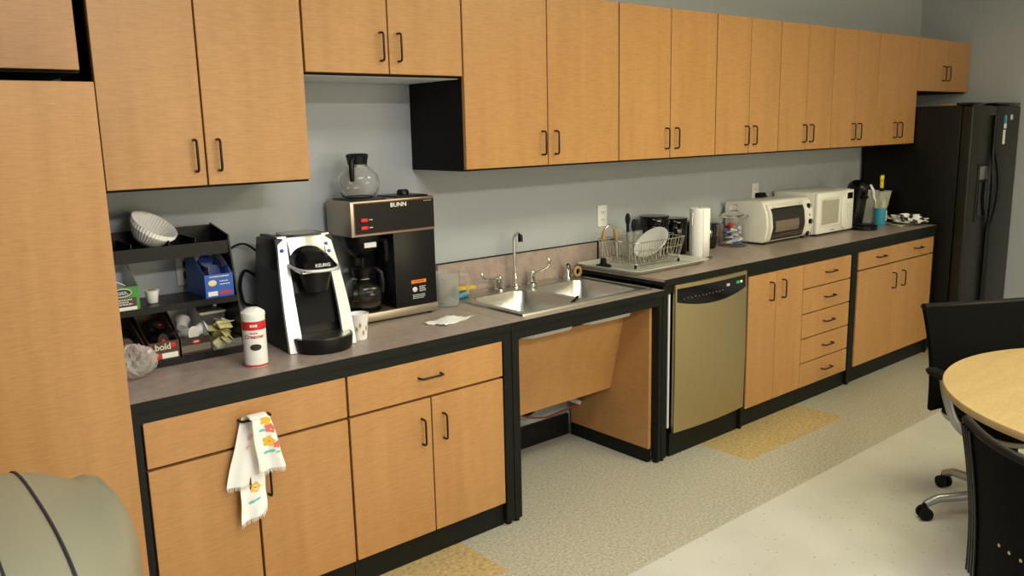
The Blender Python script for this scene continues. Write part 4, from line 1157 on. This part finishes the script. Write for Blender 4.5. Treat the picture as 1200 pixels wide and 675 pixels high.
# ------------------------------------------------------------------ tea towel on the drawer pull
def teatowel():
    t = empty('tea_towel', 'white fringed tea towel with embroidered flowers hanging from a drawer pull', 'towel', (.369, -.652, .745))
    def strip(name, c_top, w_top, c_bot, w_bot, z_top, z_bot, y_top, y_bot, flowers, seed, waves=2.5, slant=0):
        def P(u, v, o=0):
            cx = c_top+(c_bot-c_top)*v; w_ = w_top+(w_bot-w_top)*v**.7
            x = cx+(u-.5)*w_; z = z_top+(z_bot-z_top)*v+slant*(u-.5)*v
            y = y_top+(y_bot-y_top)*v+.005*math.sin(u*2*PI*waves*.5+seed)*(.4+v)+.003*math.sin(9*v+4*u+seed)
            return (x, y-o, z)
        b = MB().use(M['paper'])
        nu, nv = 22, 30
        V = [[b._v(P(i/nu, j/nv)) for j in range(nv+1)] for i in range(nu+1)]
        W_ = [[b._v(P(i/nu, j/nv, -.0022)) for j in range(nv+1)] for i in range(nu+1)]
        for i in range(nu):
            for j in range(nv):
                b._f([V[i][j], V[i+1][j], V[i+1][j+1], V[i][j+1]]); b._f([W_[i][j], W_[i][j+1], W_[i+1][j+1], W_[i+1][j]])
        for j in range(nv):
            b._f([V[0][j], V[0][j+1], W_[0][j+1], W_[0][j]]); b._f([V[nu][j], W_[nu][j], W_[nu][j+1], V[nu][j+1]])
        for i in range(nu):
            b._f([V[i][0], W_[i][0], W_[i+1][0], V[i+1][0]]); b._f([V[i][nv], V[i+1][nv], W_[i+1][nv], W_[i][nv]])
        rnd = random.Random(seed)
        for k in range(34):
            u = (k+.5)/34; p = Vector(P(u, 1, -.001)); L_ = .010+rnd.random()*.008
            b.tube([p+Vector((0, 0, .001)), p+Vector((rnd.uniform(-.003, .003), rnd.uniform(-.002, .001), -L_))], [.0009, .0005], 4)
        for (u, v, r, mt, sq_) in flowers:
            b.use(M[mt]); W2 = abs(w_bot)*v+abs(w_top)*(1-v); H2 = abs(z_bot-z_top)
            n = 16; vs = []
            for k in range(n):
                a = 2*PI*k/n; rr = r*(1+.22*math.cos(5*a)) if sq_ == 1 else r
                uu = u+rr*math.cos(a)*(1 if sq_ == 1 else 1.0)/W2; vv = v+rr*math.sin(a)*(1 if sq_ == 1 else .45)/H2
                vs.append(b._v(P(min(.99, max(.01, uu)), min(1, max(0, vv)), .0014+(.0004 if sq_ == 0 else 0))))
            b._f(vs)
        o = b.build(name, None, t, 50)
        return o
    # local coordinates relative to the empty
    strip('back_flap', -.018, .052, -.062, .108, .008, -.210, .012, .004, [(.55, .30, .010, 'petal_p', 1), (.5, .45, .007, 'petal_p', 1)], 1)
    strip('front_flap', -.006, .060, .026, .088, .012, -.172, -.040, -.022,
          [(.72, .06, .016, 'petal_y', 1), (.82, .22, .015, 'petal_r', 1), (.46, .24, .011, 'leaf', 2), (.60, .46, .017, 'petal_y', 1), (.60, .46, .006, 'petal_r', 0), (.90, .55, .012, 'petal_r', 1), (.42, .66, .011, 'leaf', 2), (.64, .66, .011, 'leaf', 2), (.88, .70, .008, 'leaf', 2)], 4)
    MB().grid(lambda u, v: (-.036+.060*u+.004*math.sin(9*v), -.0405+.055*v, .0125+.004*math.sin(PI*v)), 8, 8)
    o = MB().use(M['paper']); o.grid(lambda u, v: (-.040+.060*u, -.040+.052*v, .0125+.006*math.sin(PI*v)), 8, 8)
    solid(o.build('fold_over_pull', None, t, 60), .002)
    strip('lower_flap', -.028, .080, -.036, .092, -.190, -.325, .010, -.004, [(.55, .28, .016, 'petal_y', 1), (.55, .28, .006, 'petal_r', 0), (.42, .62, .011, 'leaf', 2), (.64, .60, .010, 'leaf', 2)], 6, slant=.03)
teatowel()

# ------------------------------------------------------------------ round table
TX, TY, TR_ = 2.60, -2.585, .700
t = empty('round_table', 'round maple-topped meeting table at the right edge', 'table', (TX, TY, 0))
MB().lathe([(TR_-.012, .712), (TR_-.002, .716), (TR_, .722), (TR_, .737), (TR_-.002, .740), (.001, .740)], seg=96).build('tabletop', M['maple_top'], t, 50)
MB().lathe([(.045, .05), (.045, .70), (.20, .705), (.20, .711)], seg=28).build('column', M['silver2'], t)
for k in range(4):
    a = PI/4+k*PI/2; ca, sa = math.cos(a), math.sin(a)
    MB().tube([(ca*.03, sa*.03, .075), (ca*.28, sa*.28, .05), (ca*.50, sa*.50, .020)], [.030, .024, .016], 10).build('foot', M['silver2'], t, 60)

# ------------------------------------------------------------------ chairs
def chair(x, y, face, label, spin=.32, recline=.085):
    # local: faces +y ; x to its right
    t = empty('office_chair', label, 'chair', (x, y, 0), face, 'black swivel chairs at the round table')
    # backrest: curved panel with side flanges
    def P(u, v, o=0):
        s = u*2-1; wv = .240*(1-.085*math.sin(PI*v))
        x_ = s*wv; y_ = -.205-.045*(1-s*s)-recline*v-(.085-recline) + o
        return (x_, y_, .425+.420*v+.012*s*s*v)
    b = MB(); nu, nv = 24, 18
    A = [[b._v(P(i/nu, j/nv)) for j in range(nv+1)] for i in range(nu+1)]
    B = [[b._v(P(i/nu, j/nv, .024)) for j in range(nv+1)] for i in range(nu+1)]
    for i in range(nu):
        for j in range(nv):
            b._f([A[i][j], A[i+1][j], A[i+1][j+1], A[i][j+1]]); b._f([B[i][j], B[i][j+1], B[i+1][j+1], B[i+1][j]])
    for j in range(nv): b._f([A[0][j], A[0][j+1], B[0][j+1], B[0][j]]); b._f([A[nu][j], B[nu][j], B[nu][j+1], A[nu][j+1]])
    for i in range(nu): b._f([A[i][0], B[i][0], B[i+1][0], A[i+1][0]]); b._f([A[i][nv], A[i+1][nv], B[i+1][nv], B[i][nv]])
    bk = b.build('backrest', M['chair'], t, 50)
    for s in (0, 1):
        r_ = MB()
        for k in range(4):
            u = .02+.032*k if s == 0 else .98-.032*k
            r_.tube([P(u, j/16*.98+.01, -.004) for j in range(17)], .0042, 6)
        r_.build('side_ribs', M['plastic'], bk, 60)
    top = MB().tube([P(i/24, 1, .012) for i in range(25)], .013, 8); top.build('top_edge', M['plastic'], bk, 60)
    for i in range(4):
        p, q = Vector(P(.36+.085*i, .40, -.0012)), Vector(P(.36+.085*i, .40, .0252))
        MB().cyl(p, q, .0045, seg=12).build('perforation', M['dot'], bk)
    # seat
    sh = MB().rings([[(p[0], p[1], z) for p in rrect(-.235+i_, .235-i_, -.19+i_, .25-i_, .09)] for z, i_ in ((.395, .05), (.41, .012), (.430, 0), (.4345, .004))])
    sh.build('seat_shell', M['shell'], t)
    MB().rings([[(p[0], p[1], z) for p in rrect(-.232+i_, .232-i_, -.187+i_, .248-i_, .09)] for z, i_ in ((.435, .0), (.462, .0), (.475, .012), (.480, .05))]).build('seat', M['chair'], t)
    MB().tube([(0, -.10, .385), (0, -.215, .392), (0, -.245, .42), (0, -.246, .50)], [.026, .024, .020, .012], 10).build('back_support', M['silver2'], t, 60)
    for _ in (0,):
        for s in (-1, 1):
            a = MB().tube(smooth([(s*.12, .10, .385), (s*.23, .08, .395), (s*.300, .05, .455), (s*.325, .02, .55), (s*.330, .0, .622)], 5), .0165, 12).build('arm', M['silver2'], t, 60)
            MB().rings([[(s*.325+q[0], q[1], z-.017) for q in rrect(-.024+i_, .024-i_, -.100+i_, .110-i_, .02)] for z, i_ in ((.640, .006), (.650, 0), (.660, 0), (.666, .006))]).build('arm_pad', M['rubber'], a)
    MB().cyl((0, 0, .10), (0, 0, .394), .028, .024).build('gas_column', M['rubber'], t)
    MB().lathe([(.030, .05), (.085, .06), (.095, .09), (.088, .14), (.075, .20), (.055, .28), (.030, .285)]).build('base_hub', M['silver2'], t)
    for k in range(5):
        a = spin+k*2*PI/5; ca, sa = math.cos(a), math.sin(a)
        l = MB().tube([(ca*.03, sa*.03, .100), (ca*.14, sa*.14, .104), (ca*.28, sa*.28, .090), (ca*.328, sa*.328, .066)], [.024, .020, .018, .016], 12).build('base_leg', M['silver2'], t, 60)
        c = MB(); px, py = ca*.330, sa*.330
        for s in (-1, 1): c.cyl((px-sa*.008*s, py+ca*.008*s, .0275), (px-sa*.024*s, py+ca*.024*s, .0275), .027)
        c.cyl((px, py, .03), (px, py, .068), .012); c.build('caster', M['rubber'], l)
    return t
fA = math.atan2(.245, -.41)   # rotation so +y points to facing direction (-.51,-.86)
chair(2.985, -1.965, math.atan2(.51, -.86), 'black swivel chair with silver arms on the far side of the round table', math.atan2(.24, -.27)-math.atan2(.51, -.86))
chair(1.735, -2.64, math.radians(-121), 'black swivel chair seen from behind at the near side of the round table', recline=.05)

# ------------------------------------------------------------------ waste bin
def bin_():
    t = empty('waste_bin', 'large olive-grey domed waste bin in front of the tall cabinet, bottom left corner', 'bin', (-.54, -1.46, 0))
    X = lambda x: x+.54
    def yf(x):      # front edge of the plan outline, cut back on the right
        P_ = [(-.95, -1.55), (-.93, -1.72), (-.86, -1.84), (-.75, -1.885), (-.50, -1.885), (-.38, -1.81), (-.30, -1.70), (-.262, -1.60), (-.22, -1.43), (-.17, -1.25), (-.150, -1.18), (-.138, -1.13)]
        for (a, ya), (c, yc) in zip(P_, P_[1:]):
            if x <= c: return ya+(yc-ya)*(x-a)/(c-a)
        return P_[-1][1]
    def yk(x): return -1.04 if -.90 < x < -.18 else -1.04-.10*(abs(x+.54)-.36)/.045
    xs_ = [-.94, -.92, -.88, -.8, -.7, -.6, -.5, -.42, -.36, -.3, -.25, -.2, -.165, -.145]
    plan = [(X(x), yf(x)+1.46) for x in xs_]+[(X(x), yk(x)+1.46) for x in xs_[::-1]]
    b = MB(); b.rings([[(q[0]*k_, q[1]*k_, z) for q in plan] for z, k_ in ((0, .78), (.05, .80), (.60, .955), (.63, 1), (.655, 1))])
    b.build('bin_body', M['olive'], t)
    HX = [(-.938, .70), (-.925, .76), (-.90, .82), (-.86, .88), (-.78, .94), (-.68, .972), (-.56, .985), (-.47, .985), (-.40, .978), (-.35, .962), (-.31, .940), (-.276, .912), (-.262, .908), (-.24, .905), (-.215, .886), (-.19, .845), (-.17, .795), (-.155, .742), (-.146, .70), (-.143, .665)]
    def prof(x, top, n=36, d=0):
        z0 = .657; y0, y1 = yf(x)+1.46, yk(x)+1.46; yc, r = (y0+y1)/2, (y1-y0)/2
        return [(X(x), yc+r*math.copysign(abs(math.cos(a))**.8, math.cos(a)), z0+(top+d-z0)*math.sin(a)**.42) for a in [PI*k/n for k in range(n+1)]]
    d = MB(); d.rings([prof(*q) for q in HX])
    dm = d.build('domed_lid', M['olive'], t, 28)
    MB().tube(prof(-.379, .974, d=.0)[1:-1], .0026, 6).build('lid_seam', M['seam'], dm, 60)
    MB().tube(prof(-.475, .985, d=.0)[1:-1], .0026, 6).build('lid_seam', M['seam'], dm, 60)
bin_()
